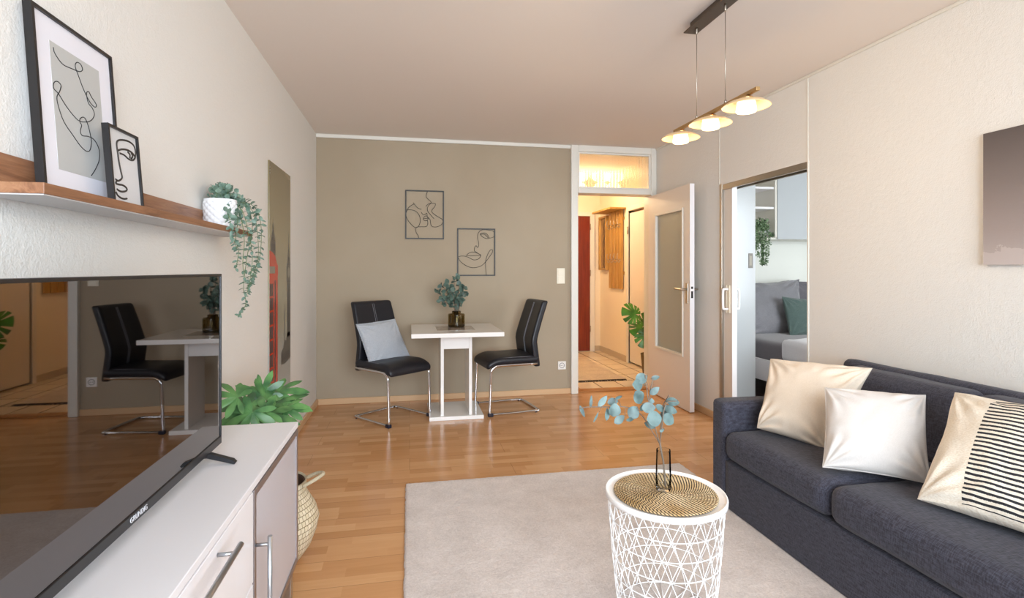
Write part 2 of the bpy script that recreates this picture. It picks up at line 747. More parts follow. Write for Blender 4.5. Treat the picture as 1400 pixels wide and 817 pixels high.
def striped():
    m = Mt('cream_weave_with_black_stripes', 'e6dccb', 0.95)
    t = m.n('ShaderNodeTexCoord')
    s = m.n('ShaderNodeSeparateXYZ')
    m.l(t.outputs['UV'], s.inputs[0])
    wob = m.math('MULTIPLY', m.math('SUBTRACT', m.noise(m.coord('UV'), 7, 2), 0.5), 0.012)
    u = m.math('ADD', s.outputs[0], wob)
    v = m.math('ADD', s.outputs[1], wob)
    band = m.math('MULTIPLY', m.math('GREATER_THAN', u, 0.275), m.math('LESS_THAN', u, 0.62))
    f = m.math('FRACT', m.math('MULTIPLY', v, 27.0))
    fib = m.math('MULTIPLY', m.math('SUBTRACT', m.noise(m.coord('UV', scale=(260, 90, 1)), 1, 2), 0.5), 0.3)
    line = m.math('GREATER_THAN', m.math('ADD', f, fib), 0.54)
    n = m.noise(m.coord('UV', scale=(60, 160, 1)), 1, 3)
    base = m.ramp(n, [(0.3, 'dccfbb'), (0.7, 'eee6d8')])
    line = m.math('MULTIPLY', line, m.math('MULTIPLY', m.math('GREATER_THAN', v, 0.03), m.math('LESS_THAN', v, 0.97)))
    m.color(m.mix(m.math('MULTIPLY', band, line), base, '26262a'))
    m.bump(n, 0.5, 0.006)
    m.bump(m.math('MULTIPLY', band, m.math('SUBTRACT', 1.0, line)), 0.4, 0.004)
    return m.m


M['striped'] = striped()


def canvas_sky():
    m = Mt('printed_canvas_cloud_sky', '807670', 0.8)
    t = m.n('ShaderNodeTexCoord')
    s = m.n('ShaderNodeSeparateXYZ')
    m.l(t.outputs['Generated'], s.inputs[0])
    base = m.ramp(s.outputs[2], [(0.0, 'b3a8a4'), (0.25, '9d918d'), (0.6, '7f7470'), (1.0, '5b524f')])
    n = m.noise(m.coord('Generated', scale=(1, 9, 6)), 1.0, 5, 0.6)
    mask = m.math('MULTIPLY', m.math('GREATER_THAN', m.math('SUBTRACT', m.math('MULTIPLY', n, 0.32), s.outputs[2]), 0.035), 0.55)
    m.color(m.mix(mask, base, 'c6bcb9'))
    m.bump(m.noise(m.coord(), 500, 1), 0.1, 0.001)
    return m.m


M['canvas'] = canvas_sky()
M['canvas_edge'] = Mt('canvas_edge', 'cabfb5', 0.8).m


def city_panel():
    m = Mt('printed_city_photo_ground', 'a39c80', 0.12)
    t = m.n('ShaderNodeTexCoord')
    s = m.n('ShaderNodeSeparateXYZ')
    m.l(t.outputs['Generated'], s.inputs[0])
    m.color(m.ramp(s.outputs[2], [(0.0, 'a9a9a6'), (0.2, 'a8a7a0'), (0.32, 'a3a08c'), (0.7, '978e70'), (1.0, '7d7155')]))
    return m.m


M['city'] = city_panel()
M['phone_red'] = Mt('print_red', 'c23a20', 0.2).m
M['print_dark'] = Mt('print_dark_grey', '3f3c3c', 0.3).m
M['print_mid'] = Mt('print_mid_grey', '57534b', 0.3).m
M['print_light'] = Mt('print_light_grey', '8f8a7c', 0.3).m

# ------------------------------------------------------------------ the room
LX, RX, FY, NY, H = -0.846, 2.52, 5.14, -1.0, 2.5
T = 0.12

struct('floor', MB().box((LX - T, NY - T, -0.1), (RX, FY + 0.07, 0)), M['floor'], 'beech strip laminate floor of the living room')
struct('floor', MB().box((0.9, FY + 0.07, -0.1), (2.98, 7.95, 0)), M['tiles'], 'cream tiled floor of the hall')
struct('floor', MB().box((RX, NY, -0.1), (5.8, FY + 0.07, 0)).box((2.98, FY + 0.07, -0.1), (5.8, 5.8, 0)), M['dark_floor'], 'dark laminate floor of the bedroom')
struct('ceiling', MB().box((LX - T, NY - T, H), (5.8, 7.95, H + 0.1)), M['ceiling'], 'white ceiling over the rooms')
struct('wall_left', MB().box((LX - T, NY - T, 0), (LX, FY + 0.1, H)), M['wall'], 'white textured wall behind the television')
struct('wall_far', MB().box((LX, FY, 0), (1.60, FY + 0.10, H)), M['taupe'], 'taupe painted wall behind the dining table')
# right wall with the sliding-door opening
wr = MB()
wr.box((RX, NY, 0), (RX + 0.10, 2.99, H))
wr.box((RX, 3.94, 0), (RX + 0.10, FY, H))
wr.box((RX, 2.99, 1.945), (RX + 0.10, 3.94, H))
struct('wall_right', wr, M['wall'], 'white textured wall behind the sofa')
# wall behind the camera with a wide window
wb = MB()
wb.box((LX, NY - 0.2, 0), (RX + 0.1, NY, 0.45))
wb.box((LX, NY - 0.2, 2.40), (RX + 0.1, NY, H))
wb.box((LX, NY - 0.2, 0.45), (-0.65, NY, 2.40))
wb.box((2.32, NY - 0.2, 0.45), (RX + 0.1, NY, 2.40))
struct('wall_near', wb, M['wall'])
wf = MB()
for x0 in (-0.65, 0.34, 1.33):
    x1 = x0 + 0.99
    wf.box((x0, NY - 0.14, 0.45), (x0 + 0.06, NY - 0.07, 2.40), 0.004)
    wf.box((x1 - 0.06, NY - 0.14, 0.45), (x1, NY - 0.07, 2.40), 0.004)
    wf.box((x0 + 0.06, NY - 0.14, 0.45), (x1 - 0.06, NY - 0.07, 0.51), 0.004)
    wf.box((x0 + 0.06, NY - 0.14, 2.34), (x1 - 0.06, NY - 0.07, 2.40), 0.004)
w1 = struct('window_1', wf, M['white_trim'], 'wide three-part window behind the viewer')
MB().box((-0.60, NY - 0.11, 0.50), (2.28, NY - 0.10, 2.35)).build('window_pane', M['pane'], w1)
# hall shell
struct('wall_far', MB().box((0.9, 7.75, 0), (2.98, 7.85, H)), M['hall_wall'], 'end wall of the hall')
struct('wall_left', MB().box((0.9, FY + 0.10, 0), (1.0, 7.75, H)), M['hall_wall'], 'left wall of the hall')
struct('wall_far', MB().box((1.0, FY + 0.10, 0), (1.60, FY + 0.12, H)), M['hall_wall'])
hr = MB()
hr.box((2.88, FY + 0.12, 0), (2.98, 5.80, H))
hr.box((2.88, 6.66, 0), (2.98, 7.75, H))
hr.box((2.88, 5.80, 2.03), (2.98, 6.66, H))
struct('wall_right', hr, M['hall_wall'], 'right wall of the hall with the coat rack')
struct('wall_near', MB().box((RX, FY, 0), (2.98, FY + 0.12, H)), M['hall_wall'])
# bedroom shell
struct('wall_far', MB().box((2.98, 5.60, 0), (5.7, 5.70, H)), M['bedroom_wall'], 'bedroom wall behind the bed')
struct('wall_right', MB().box((5.6, 1.5, 0), (5.7, 5.6, H)), M['bedroom_wall'])
bn = MB()
bn.box((2.62, 1.4, 0), (5.7, 1.5, 0.7))
bn.box((2.62, 1.4, 2.3), (5.7, 1.5, H))
bn.box((2.62, 1.4, 0.7), (3.3, 1.5, 2.3))
bn.box((5.3, 1.4, 0.7), (5.7, 1.5, 2.3))
struct('wall_near', bn, M['bedroom_wall'])
w2 = struct('window_2', MB().box((3.3, 1.42, 0.7), (3.37, 1.48, 2.3)).box((5.23, 1.42, 0.7), (5.3, 1.48, 2.3)).box((3.37, 1.42, 0.7), (5.23, 1.48, 0.77)).box((3.37, 1.42, 2.23), (5.23, 1.48, 2.3)), M['white_trim'])
MB().box((3.36, 1.445, 0.76), (5.24, 1.455, 2.24)).build('window_pane', M['pane'], w2)

# baseboards, cornice, wallpaper seams
struct('baseboard_left', MB().box((LX, NY, 0), (LX + 0.018, FY, 0.055), 0.004), M['base_wood'])
struct('baseboard_far', MB().box((LX + 0.018, FY - 0.018, 0), (1.595, FY, 0.055), 0.004), M['base_wood'])
struct('baseboard_right', MB().box((RX - 0.018, NY, 0), (RX, 2.985, 0.055), 0.004).box((RX - 0.018, 3.985, 0), (RX, FY - 0.05, 0.055), 0.004), M['base_wood'])
struct('trim_1', MB().box((LX, FY - 0.022, H - 0.035), (1.60, FY, H), 0.006), M['white_trim'], 'white strip along the top of the taupe wall')
struct('trim_2', MB().box((RX - 0.012, NY, H - 0.018), (RX, FY - 0.03, H), 0.004), M['white_trim'], 'thin strip under the ceiling above the sofa')
sm = MB()
sm.box((RX - 0.004, 2.984, 1.95), (RX, 2.992, H - 0.02), 0.001)
sm.box((RX - 0.006, 2.978, 0.0), (RX + 0.0, 2.99, 1.95), 0.001)
sm.box((RX - 0.004, 3.975, 1.95), (RX, 3.983, H - 0.02), 0.001)
struct('trim_3', sm, M['white_trim'])
struct('baseboard_hall', MB().box((2.868, FY + 0.12, 0), (2.88, 5.76, 0.08)).box((2.868, 6.72, 0), (2.88, 7.74, 0.08)).box((2.77, 7.738, 0), (2.868, 7.75, 0.08)), M['tile_base'])

# hall door frame, transom
df = MB()
df.box((1.592, FY - 0.045, 0), (1.664, FY + 0.14, H), 0.006)
df.box((2.452, FY - 0.045, 0), (2.50, FY + 0.14, H), 0.006)
df.box((1.664, FY - 0.045, 2.435), (2.452, FY + 0.14, H), 0.006)
df.box((1.664, FY - 0.045, 2.018), (2.452, FY + 0.14, 2.068), 0.006)
df.box((2.50, FY - 0.02, 0), (2.52, FY + 0.10, H), 0.003)
# beads round the transom pane
df.box((1.664, FY - 0.03, 2.068), (1.684, FY + 0.01, 2.435), 0.003)
df.box((2.432, FY - 0.03, 2.068), (2.452, FY + 0.01, 2.435), 0.003)
df.box((1.684, FY - 0.03, 2.068), (2.432, FY + 0.01, 2.086), 0.003)
df.box((1.684, FY - 0.03, 2.417), (2.432, FY + 0.01, 2.435), 0.003)
d1 = struct('door_1', df, M['white_trim'], 'white door frame to the hall with a transom above')
# reeded pane: real ribs on the room side
rg = MB()
nrib = 46
x0, x1, za, zb = 1.682, 2.434, 2.084, 2.419
cols = []
for i in range(nrib * 6 + 1):
    x = x0 + (x1 - x0) * i / (nrib * 6)
    dy = 0.0042 * abs(math.sin(PI * i / 6))
    cols.append((x, FY - 0.008 - dy))
A = [rg.bm.verts.new((x, y, za)) for x, y in cols]
B = [rg.bm.verts.new((x, y, zb)) for x, y in cols]
D = [rg.bm.verts.new((x, FY - 0.003, za)) for x, y in cols]
E_ = [rg.bm.verts.new((x, FY - 0.003, zb)) for x, y in cols]
for i in range(len(cols) - 1):
    rg.bm.faces.new((A[i], A[i + 1], B[i + 1], B[i]))
    rg.bm.faces.new((D[i + 1], D[i], E_[i], E_[i + 1]))
    rg.bm.faces.new((A[i], D[i], D[i + 1], A[i + 1]))
    rg.bm.faces.new((B[i], B[i + 1], E_[i + 1], E_[i]))
rg.bm.faces.new((A[0], B[0], E_[0], D[0]))
rg.bm.faces.new((A[-1], D[-1], E_[-1], B[-1]))
rg.build('transom_pane', M['reeded_glass'], d1)
struct('trim_4', MB().box((1.664, FY + 0.0, 0.0), (2.452, FY + 0.05, 0.012), 0.004).box((1.664, FY + 0.055, 0.0), (2.452, FY + 0.13, 0.009), 0.003), M['sill_wood'], 'wooden threshold between laminate and tiles')

# open door leaf (hinged at the right jamb, standing into the room)
leaf = thing('room_door', 'off-white room door with a tall frosted pane, standing open against the right wall', 'door', (2.452, FY - 0.055, 0), 0)
a_leaf = math.atan2(2.452 - 2.43, 0.86)
leaf.rotation_euler = (0, 0, -a_leaf)


def leaf_panel(mb, y0, y1, z0, z1):
    mb.box((-0.04, y0, z0), (0.0, y1, z1), 0.003)


lp = MB()
W = 0.865
gy0, gy1, gz0, gz1 = -0.745, -0.165, 0.47, 1.80
lp.box((-0.04, -W, 0.008), (0, gy0, 1.995))
lp.box((-0.04, gy1, 0.008), (0, 0, 1.995))
lp.box((-0.04, gy0, 0.008), (0, gy1, gz0))
lp.box((-0.04, gy0, gz1), (0, gy1, 1.995))
lp.build('door_leaf', M['door_white'], leaf)
gb = MB()
for (a, b_, c, d) in ((gy0, gy0 + 0.022, gz0, gz1), (gy1 - 0.022, gy1, gz0, gz1), (gy0 + 0.022, gy1 - 0.022, gz0, gz0 + 0.022), (gy0 + 0.022, gy1 - 0.022, gz1 - 0.022, gz1)):
    gb.box((-0.048, a, c), (0.008, b_, d), 0.003)
gb.build('glazing_bead', M['white_trim'], leaf)
MB().box((-0.024, gy0 + 0.01, gz0 + 0.01), (-0.016, gy1 - 0.01, gz1 - 0.01)).build('door_pane', M['door_glass'], leaf)['label'] = 'frosted glass pane'
MB().box((-0.0405, -W - 0.002, 0.01), (0.0005, -W, 1.995)).build('edge_strip', M['white_front'], leaf)
pl = MB().box((-0.046, -0.835, 0.95), (-0.04, -0.795, 1.13), 0.003).box((0.0, -0.835, 0.95), (0.006, -0.795, 1.13), 0.003)
pl.build('lock_plate', M['nickel'], leaf)
for sx in (-1, 1):
    xs = -0.046 if sx < 0 else 0.006
    hb = MB()
    hb.tube([(xs, -0.815, 1.075), (xs + sx * 0.045, -0.815, 1.075), (xs + sx * 0.052, -0.80, 1.075), (xs + sx * 0.05, -0.69, 1.078)], 0.009, smooth=4)
    hb.build('door_handle', M['nickel'], leaf)
MB().box((-0.03, -W - 0.003, 1.0), (-0.012, -W - 0.0015, 1.06)).box((-0.03, -W - 0.003, 1.08), (-0.012, -W - 0.0015, 1.10)).build('strike_slot', M['dark_hole'], leaf)

# sliding door to the bedroom: leaf mostly inside the wall pocket, track and jamb
sd = MB()
sd.box((RX - 0.006, 3.938, 0), (RX + 0.014, 3.972, 1.95), 0.002)
sd.box((RX + 0.060, 3.92, 0), (RX + 0.106, 3.972, 1.90), 0.002)
sd.box((RX + 0.0, 2.99, 1.90), (RX + 0.018, 3.94, 1.945), 0.002)
sd.box((RX + 0.082, 2.99, 1.90), (RX + 0.10, 3.94, 1.945), 0.002)
d2 = struct('door_2', sd, M['nickel'], 'lining and track of the sliding door to the bedroom')
MB().box((RX + 0.025, 3.0, 1.918), (RX + 0.075, 3.93, 1.944), 0.002).build('track', M['canopy_metal'], d2)
slf = thing('sliding_door', 'cream sliding door pushed back into its wall pocket, edge and white handles showing', 'door', (RX + 0.036, 3.93, 0))
MB().box((-0.020, -0.10, 0.01), (0.020, 0.008, 1.912), 0.002).build('door_leaf', M['door_white'], slf)
MB().box((-0.021, -0.104, 0.01), (0.021, -0.099, 1.912), 0.001).build('edge_strip', M['white_front'], slf)
MB().box((-0.006, -0.1055, 0.96), (0.006, -0.1035, 1.02)).box((-0.006, -0.1055, 1.05), (0.006, -0.1035, 1.08)).build('lock', M['nickel'], slf)
for sx in (-1, 1):
    MB().box((sx * 0.0195, -0.075, 0.90), (sx * 0.026, -0.035, 1.12), 0.003).build('handle_plate', M['white_plastic'], slf)
    MB().tube([(sx * 0.024, -0.055, 0.93), (sx * 0.06, -0.055, 0.93), (sx * 0.072, -0.055, 0.945), (sx * 0.072, -0.055, 1.075), (sx * 0.06, -0.055, 1.09), (sx * 0.024, -0.055, 1.09)], 0.009, smooth=4).build('handle', M['white_front'], slf)

# hall doors
rd = MB()
rd.box((2.705, 7.70, 0), (2.775, 7.75, 2.12), 0.004)
rd.box((1.90, 7.70, 0), (1.965, 7.75, 2.12), 0.004)
rd.box((1.965, 7.70, 2.06), (2.705, 7.75, 2.12), 0.004)
d3 = struct('door_3', rd, M['white_trim'], 'red-brown veneered door at the end of the hall')
MB().box((1.967, 7.715, 0.01), (2.703, 7.745, 2.058), 0.002).build('door_leaf', M['mahogany'], d3)
hg = MB()
for z in (0.3, 1.15, 1.85):
    hg.tube([(2.706, 7.695, z), (2.706, 7.695, z + 0.09)], 0.008)
hg.build('hinge', M['nickel'], d3)
r4 = MB()
r4.box((2.866, 6.66, 0), (2.99, 6.72, 2.09), 0.003)
r4.box((2.866, 5.74, 0), (2.99, 5.80, 2.09), 0.003)
r4.box((2.866, 5.80, 2.03), (2.99, 6.66, 2.09), 0.003)
d4 = struct('door_4', r4, M['white_trim'], 'pinkish cream door in the right wall of the hall')
MB().box((2.89, 5.805, 0.02), (2.93, 6.655, 2.0), 0.003).build('door_leaf', M['door_white'], d4)
MB().box((2.96, 5.80, 0.0), (2.975, 6.66, 2.03)).build('door_stop', M['sill_wood'], d4)
MB().tube([(2.86, 6.655, 1.72), (2.86, 6.655, 1.82)], 0.01).build('hinge', M['nickel'], d4)

# ------------------------------------------------------------------ soft goods helper
def pillow(name, TL, TR, BL, BR, thick, mat, parent=None, n=48, edge=0.045, wr=0.006, seed=0, fringe=None, power=0.45):
    """cushion spanned by four corner points (seen face), both faces bulging"""
    TL, TR, BL, BR = map(Vector, (TL, TR, BL, BR))
    ctr = (TL + TR + BL + BR) / 4
    nrm = (TR - BL).cross(TL - BR).normalized()
    mb = MB()
    sd_ = Vector((seed * 3.1, seed * 1.7, seed))
    rows = {}
    for side in (1, -1):
        for i in range(n + 1):
            for j in range(n + 1):
                rim = i in (0, n) or j in (0, n)
                if side == -1 and rim:
                    rows[(side, i, j)] = rows[(1, i, j)]
                    continue
                u, v = 2 * i / n - 1, 2 * j / n - 1
                u = math.copysign(abs(math.sin(abs(u) * PI / 2)) ** 0.9, u)
                v = math.copysign(abs(math.sin(abs(v) * PI / 2)) ** 0.9, v)
                uu = u * (1 - edge * (1 - v * v) ** 1.0 * abs(u) ** 3)
                vv = v * (1 - edge * (1 - u * u) ** 1.0 * abs(v) ** 3)
                a, b = (uu + 1) / 2, (vv + 1) / 2
                p = (BL * (1 - a) + BR * a) * (1 - b) + (TL * (1 - a) + TR * a) * b
                h = max(0.0, (1 - abs(u) ** 2.2) * (1 - abs(v) ** 2.2)) ** power
                q = p * 7 + sd_
                w = mnoise.noise(q * 0.8) * wr * 1.6 + (abs(mnoise.noise(q * 1.9)) - 0.2) * wr * 1.3
                near = max(abs(u), abs(v))
                rad = math.atan2(v, u)
                for cu, cv in ((-1, -1), (1, -1), (-1, 1), (1, 1)):
                    du, dv_ = u - cu, v - cv
                    dist = math.hypot(du, dv_)
                    an = math.atan2(abs(dv_), abs(du))
                    w += wr * 1.1 * math.sin(an * 15 + seed + cu) * math.exp(-((dist - 0.45) / 0.30) ** 2)
                w += wr * 0.9 * math.sin(rad * 17 + seed) * max(0, near - 0.55) * 1.4 * (1 - near) * 4
                p = p + nrm * side * (h * thick / 2 + (w if not rim else w * 0.3))
                rows[(side, i, j)] = mb.bm.verts.new(p)
        for i in range(n):
            for j in range(n):
                f = mb.bm.faces.new((rows[(side, i, j)], rows[(side, i + 1, j)], rows[(side, i + 1, j + 1)], rows[(side, i, j + 1)]))
                f.smooth = True
                for l, (x, y) in zip(f.loops, ((i, j), (i + 1, j), (i + 1, j + 1), (i, j + 1))):
                    l[mb.uv].uv = ((math.copysign(abs(math.sin(abs(2 * x / n - 1) * PI / 2)) ** 0.9, 2 * x / n - 1) + 1) / 2, (math.copysign(abs(math.sin(abs(2 * y / n - 1) * PI / 2)) ** 0.9, 2 * y / n - 1) + 1) / 2)
    rim = [rows[(1, i, 0)].co.copy() for i in range(n)] + [rows[(1, n, j)].co.copy() for j in range(n)] + \
          [rows[(1, n - i, n)].co.copy() for i in range(n)] + [rows[(1, 0, n - j)].co.copy() for j in range(n)]
    o = mb.build(name, mat, parent)
    return o, rim, nrm


def add_rim(o, rim, mat, r=0.0035, name='piping'):
    mb = MB()
    mb.tube(rim, r, closed=True, seg=6)
    return mb.build(name, mat, o)


# ------------------------------------------------------------------ sofa
SX, SB = 1.607, 2.485
sofa = thing('sofa', 'charcoal linen sofa with low arm along the right wall', 'sofa', (2.05, 1.72, 0))
so = Vector((2.05, 1.72, 0))


def sl(p):
    return Vector(p) - so


def sofan(amp, seed):
    def f(w, u):
        return w + Vector((0, 0, 1)) * mnoise.noise(w * 6 + Vector((seed, 0, 0))) * amp + Vector((1, 0, 0)) * mnoise.noise(w * 5 + Vector((0, seed, 3))) * amp * 0.6
    return f


MB().soft(sl((SX + 0.005, 0.83, 0.012)), sl((SB, 2.50, 0.262)), 0.012, fn=sofan(0.002, 1)).build('base', M['sofa'], sofa)
for (y0, y1) in ((2.497, 2.618), (0.705, 0.827)):
    MB().soft(sl((SX, y0, 0.012)), sl((SB - 0.01, y1, 0.557)), 0.028, n=18, fn=sofan(0.003, 2)).build('armrest', M['sofa'], sofa)
for k, (y0, y1) in enumerate(((1.802, 2.494), (0.832, 1.798))):
    MB().soft(sl((SX - 0.012, y0, 0.266)), sl((2.30, y1, 0.415)), 0.05, n=22, puff=0.008, fn=sofan(0.005, 4 + k)).build('seat_cushion', M['sofa'], sofa)
MB().soft(sl((2.40, 0.75, 0.10)), sl((2.49, 2.60, 0.748)), 0.04, n=20, fn=sofan(0.003, 7)).build('back_frame', M['sofa'], sofa)
for k, (y0, y1) in enumerate(((1.80, 2.47), (0.84, 1.79))):
    def bf(w, u, k=k):
        w = w.copy()
        # cushions lean against the frame
        w.x += (w.z + so.z - 0.42) * 0.22
        w += Vector((1, 0, 0)) * mnoise.noise(w * 7 + Vector((k * 5, 0, 0))) * 0.012
        w.z += mnoise.noise(w * 5 + Vector((k * 9, 2, 0))) * 0.010 * (u.z > 0)
        return w
    MB().soft(sl((2.20, y0, 0.40)), sl((2.345, y1, 0.735)), 0.05, n=22, puff=0.012, fn=bf).build('back_cushion', M['sofa'], sofa)
for x in (SX + 0.06, SB - 0.08):
    for y in (0.76, 2.56):
        MB().box(sl((x, y - 0.02, 0)), sl((x + 0.04, y + 0.02, 0.014))).build('foot', M['black_plastic'], sofa)

# cushions on the sofa
def corners(lst):
    return [EYE + ray(px, py) * k for (px, py, k) in lst]


TL, TR, BL, BR = corners([(1053, 490, 2.86), (1193, 503, 2.50), (1035, 585, 2.68), (1132, 617, 2.45)])
o, rim, nn = pillow('cushion', TL, TR, BL, BR, 0.17, M['cream_cotton'], seed=1, wr=0.0075)
tag(o, 'cream cushion at the far arm of the sofa, partly behind another', 'cushion', 'plain pale cushions on the sofa')
TL, TR, BL, BR = corners([(1128, 530, 2.36), (1265, 540, 2.22), (1125, 638, 2.155), (1272, 661, 2.02)])
o, rim, nn = pillow('cushion', TL, TR, BL, BR, 0.15, M['light_cotton'], seed=2, wr=0.006)
tag(o, 'pale off-white cushion in the middle of the sofa, in front of the cream one', 'cushion', 'plain pale cushions on the sofa')
add_rim(o, rim, M['light_cotton'], 0.003, 'seam')
TL = EYE + ray(1306, 537) * 2.06
BL = EYE + ray(1254, 682) * 1.86
o, rim, nn = pillow('cushion', TL, (2.17, 1.17, 0.79), BL, (1.885, 1.09, 0.445), 0.16, M['striped'], seed=3, wr=0.006, edge=0.05)
tag(o, 'cream woven cushion with a band of black stripes on the sofa', 'cushion')

# ------------------------------------------------------------------ rug
def slab_rug(name, x0, x1, y0, y1, h, mat, nx, ny, amp, rotz=0.0):
    mb = MB()
    g = {}
    for i in range(nx + 1):
        for j in range(ny + 1):
            x, y = x0 + (x1 - x0) * i / nx, y0 + (y1 - y0) * j / ny
            rim = i in (0, nx) or j in (0, ny)
            p = Vector((x, y, 0))
            if rim:
                p += Vector((mnoise.noise(Vector((y * 30, 1, x * 30))), mnoise.noise(Vector((x * 30, 5, y * 30))), 0)) * 0.004
            e = min(i, nx - i, j, ny - j)
            z = h * (0.55 if e == 0 else (0.93 if e == 1 else 1)) + mnoise.noise(Vector((x * 40, y * 40, 0))) * amp
            p.z = z
            g[(i, j)] = mb.bm.verts.new(p)
    for i in range(nx):
        for j in range(ny):
            f = mb.bm.faces.new((g[(i, j)], g[(i + 1, j)], g[(i + 1, j + 1)], g[(i, j + 1)]))
            f.smooth = True
    ring = [g[(i, 0)] for i in range(nx)] + [g[(nx, j)] for j in range(ny)] + [g[(nx - i, ny)] for i in range(nx)] + [g[(0, ny - j)] for j in range(ny)]
    low = [mb.bm.verts.new((v.co.x, v.co.y, 0.001)) for v in ring]
    for i in range(len(ring)):
        k = (i + 1) % len(ring)
        mb.bm.faces.new((ring[i], low[i], low[k], ring[k]))
    return mb.build(name, mat)


rug = slab_rug('rug', -0.022, 1.700, 0.55, 3.13, 0.013, M['rug'], 200, 280, 0.0012)
tag(rug, 'pale greige short-pile rug on the laminate floor in front of the sofa', 'rug')

# ------------------------------------------------------------------ dining table
dt = thing('dining_table', 'white high-gloss pedestal dining table with grey inlay', 'table', (0.385, 4.60, 0))
MB().box((-0.372, -0.36, 0.705), (0.372, 0.385, 0.74), 0.003).build('tabletop', M['gloss_white'], dt)
MB().box((-0.16, -0.155, 0.7395), (0.16, 0.175, 0.7408), 0.0004).build('inlay', M['inlay'], dt)
MB().box((-0.105, -0.16, 0.585), (0.105, 0.16, 0.705), 0.002).build('apron_box', M['gloss_white'], dt)
for sx in (-1, 1):
    MB().box((sx * 0.118 - 0.013, -0.165, 0.03), (sx * 0.118 + 0.013, 0.165, 0.705), 0.002).build('pedestal_panel', M['gloss_white'], dt)
MB().box((-0.226, -0.20, 0.0), (0.226, 0.30, 0.032), 0.003).build('base_plate', M['gloss_white'], dt)

# ------------------------------------------------------------------ chairs
def make_chair(label):
    t = thing('cantilever_chair', label, 'chair', group='black cantilever chairs at the dining table')
    w = 0.215
    # frame: one chrome tube, x forward is -x... local: +X forward
    f = MB()
    pts = []
    for sgn in (-1, 1):
        side = [(-0.21, sgn * w, 0.425), (0.12, sgn * w, 0.425), (0.175, sgn * w, 0.418), (0.205, sgn * w, 0.395), (0.214, sgn * w, 0.35),
                (0.222, sgn * w, 0.10), (0.225, sgn * w, 0.045), (0.215, sgn * w, 0.018), (0.17, sgn * w, 0.013), (-0.16, sgn * w, 0.013), (-0.21, sgn * w * 0.96, 0.013), (-0.232, sgn * w * 0.82, 0.013)]
        pts.append(side)
    path = pts[0] + list(reversed(pts[1]))
    f.tube(path, 0.0115, seg=10, smooth=4)
    f.tube([(-0.15, -w, 0.425), (-0.15, w, 0.425)], 0.009)
    f.build('frame', M['chrome'], t)
    for sgn in (-1, 1):
        MB().box((0.195, sgn * w - 0.017, 0.0), (0.24, sgn * w + 0.017, 0.028), 0.006).build('foot_cap', M['rubber'], t)
        MB().tube([(-0.20, sgn * w, 0.001), (-0.20, sgn * w, 0.006)], 0.012).build('foot_pad', M['rubber'], t)

    def sf(p, u):
        p = p.copy()
        p.z -= max(0, (p.x - 0.10)) ** 2 * 2.2
        if u.z > 0:
            p.z += 0.010 * (1 - u.y * u.y) + 0.004 * mnoise.noise(p * 8)
        return p
    MB().soft((-0.235, -w - 0.005, 0.432), (0.245, w + 0.005, 0.492), 0.028, n=20, fn=sf).build('seat', M['chair_leather'], t)

    def prof(z):
        # backward offset of the rear face: kinked waist at z 0.62
        if z < 0.62:
            return -0.232 + (z - 0.40) / 0.22 * 0.030
        return -0.202 - ((z - 0.62) / 0.36) ** 1.15 * 0.115

    def bfn(p, u):
        p = p.copy()
        p.x += prof(p.z)
        # narrower and slightly rounded towards the top
        k = max(0, (p.z - 0.62) / 0.36)
        p.y *= 1 - 0.06 * k
        p.x -= 0.012 * (p.y / w) ** 2 * -1
        return p
    MB().soft((-0.027, -w + 0.004, 0.395), (0.032, w - 0.004, 0.972), 0.02, n=24, fn=bfn).build('backrest', M['chair_leather'], t)
    st = MB()
    for yy in (-0.008, 0.008):
        for s_, x_ in ((1, 0.0335), (-1, -0.0285)):
            st.tube([(prof(z) + x_ + 0.0, yy, z) for z in [0.50 + 0.45 * i / 14 for i in range(15)]], 0.0012, seg=5)
    for sgn in (-1, 1):
        st.tube([(x, sgn * (w - 0.012), 0.4945 + (0.010 * (1 - 0.94 ** 2)) - max(0, x - 0.10) ** 2 * 2.2 - 0.006) for x in [-0.19 + 0.40 * i / 12 for i in range(13)]], 0.0012, seg=5)
    st.build('stitching', M['stitch'], t)
    return t


ch1 = make_chair('black faux-leather cantilever chair left of the dining table, cushion on it')
ch1.location = (-0.140, 4.590, 0)
ch1.rotation_euler = (0, 0, math.atan2(-0.765, 0.645))
ch2 = copy_tree(ch1)
ch2['label'] = 'black faux-leather cantilever chair right of the dining table, empty seat'
ch2.location = (0.855, 4.695, 0)
ch2.rotation_euler = (0, 0, math.atan2(-0.16, -0.985))

# cushion on the left chair
cm = Matrix.Translation(ch1.location) @ Matrix.Rotation(ch1.rotation_euler.z, 4, 'Z')
pa, pb, pc2 = cm @ Vector((-0.055, 0, 0.50)), cm @ Vector((-0.150, 0, 0.86)), cm @ Vector((-0.055, 0.2, 0.50))
pnn = (pb - pa).cross(pc2 - pa).normalized()
TL, TR, BL, BR = onP(488, 444, pa, pnn), onP(539, 437, pa, pnn), onP(508, 502, pa, pnn), onP(563, 494, pa, pnn)
o, rim, nn = pillow('cushion', TL, TR, BL, BR, 0.11, M['blue_grey'], seed=5, wr=0.004, edge=0.03)
tag(o, 'blue-grey fringed cushion leaning on the left dining chair', 'cushion')
fr = MB()
rimc = rim + [rim[0]]
for i in range(len(rim)):
    for k in range(5):
        p = rimc[i].lerp(rimc[i + 1], k / 5)
        c0 = sum(rim, Vector()) / len(rim)
        d = (p - c0).normalized()
        q = p + d * 0.010 + nn * random.uniform(-0.006, 0.006)
        fr.tube([p, q], 0.0022, seg=4)
fr.build('fringe', M['blue_grey'], o)

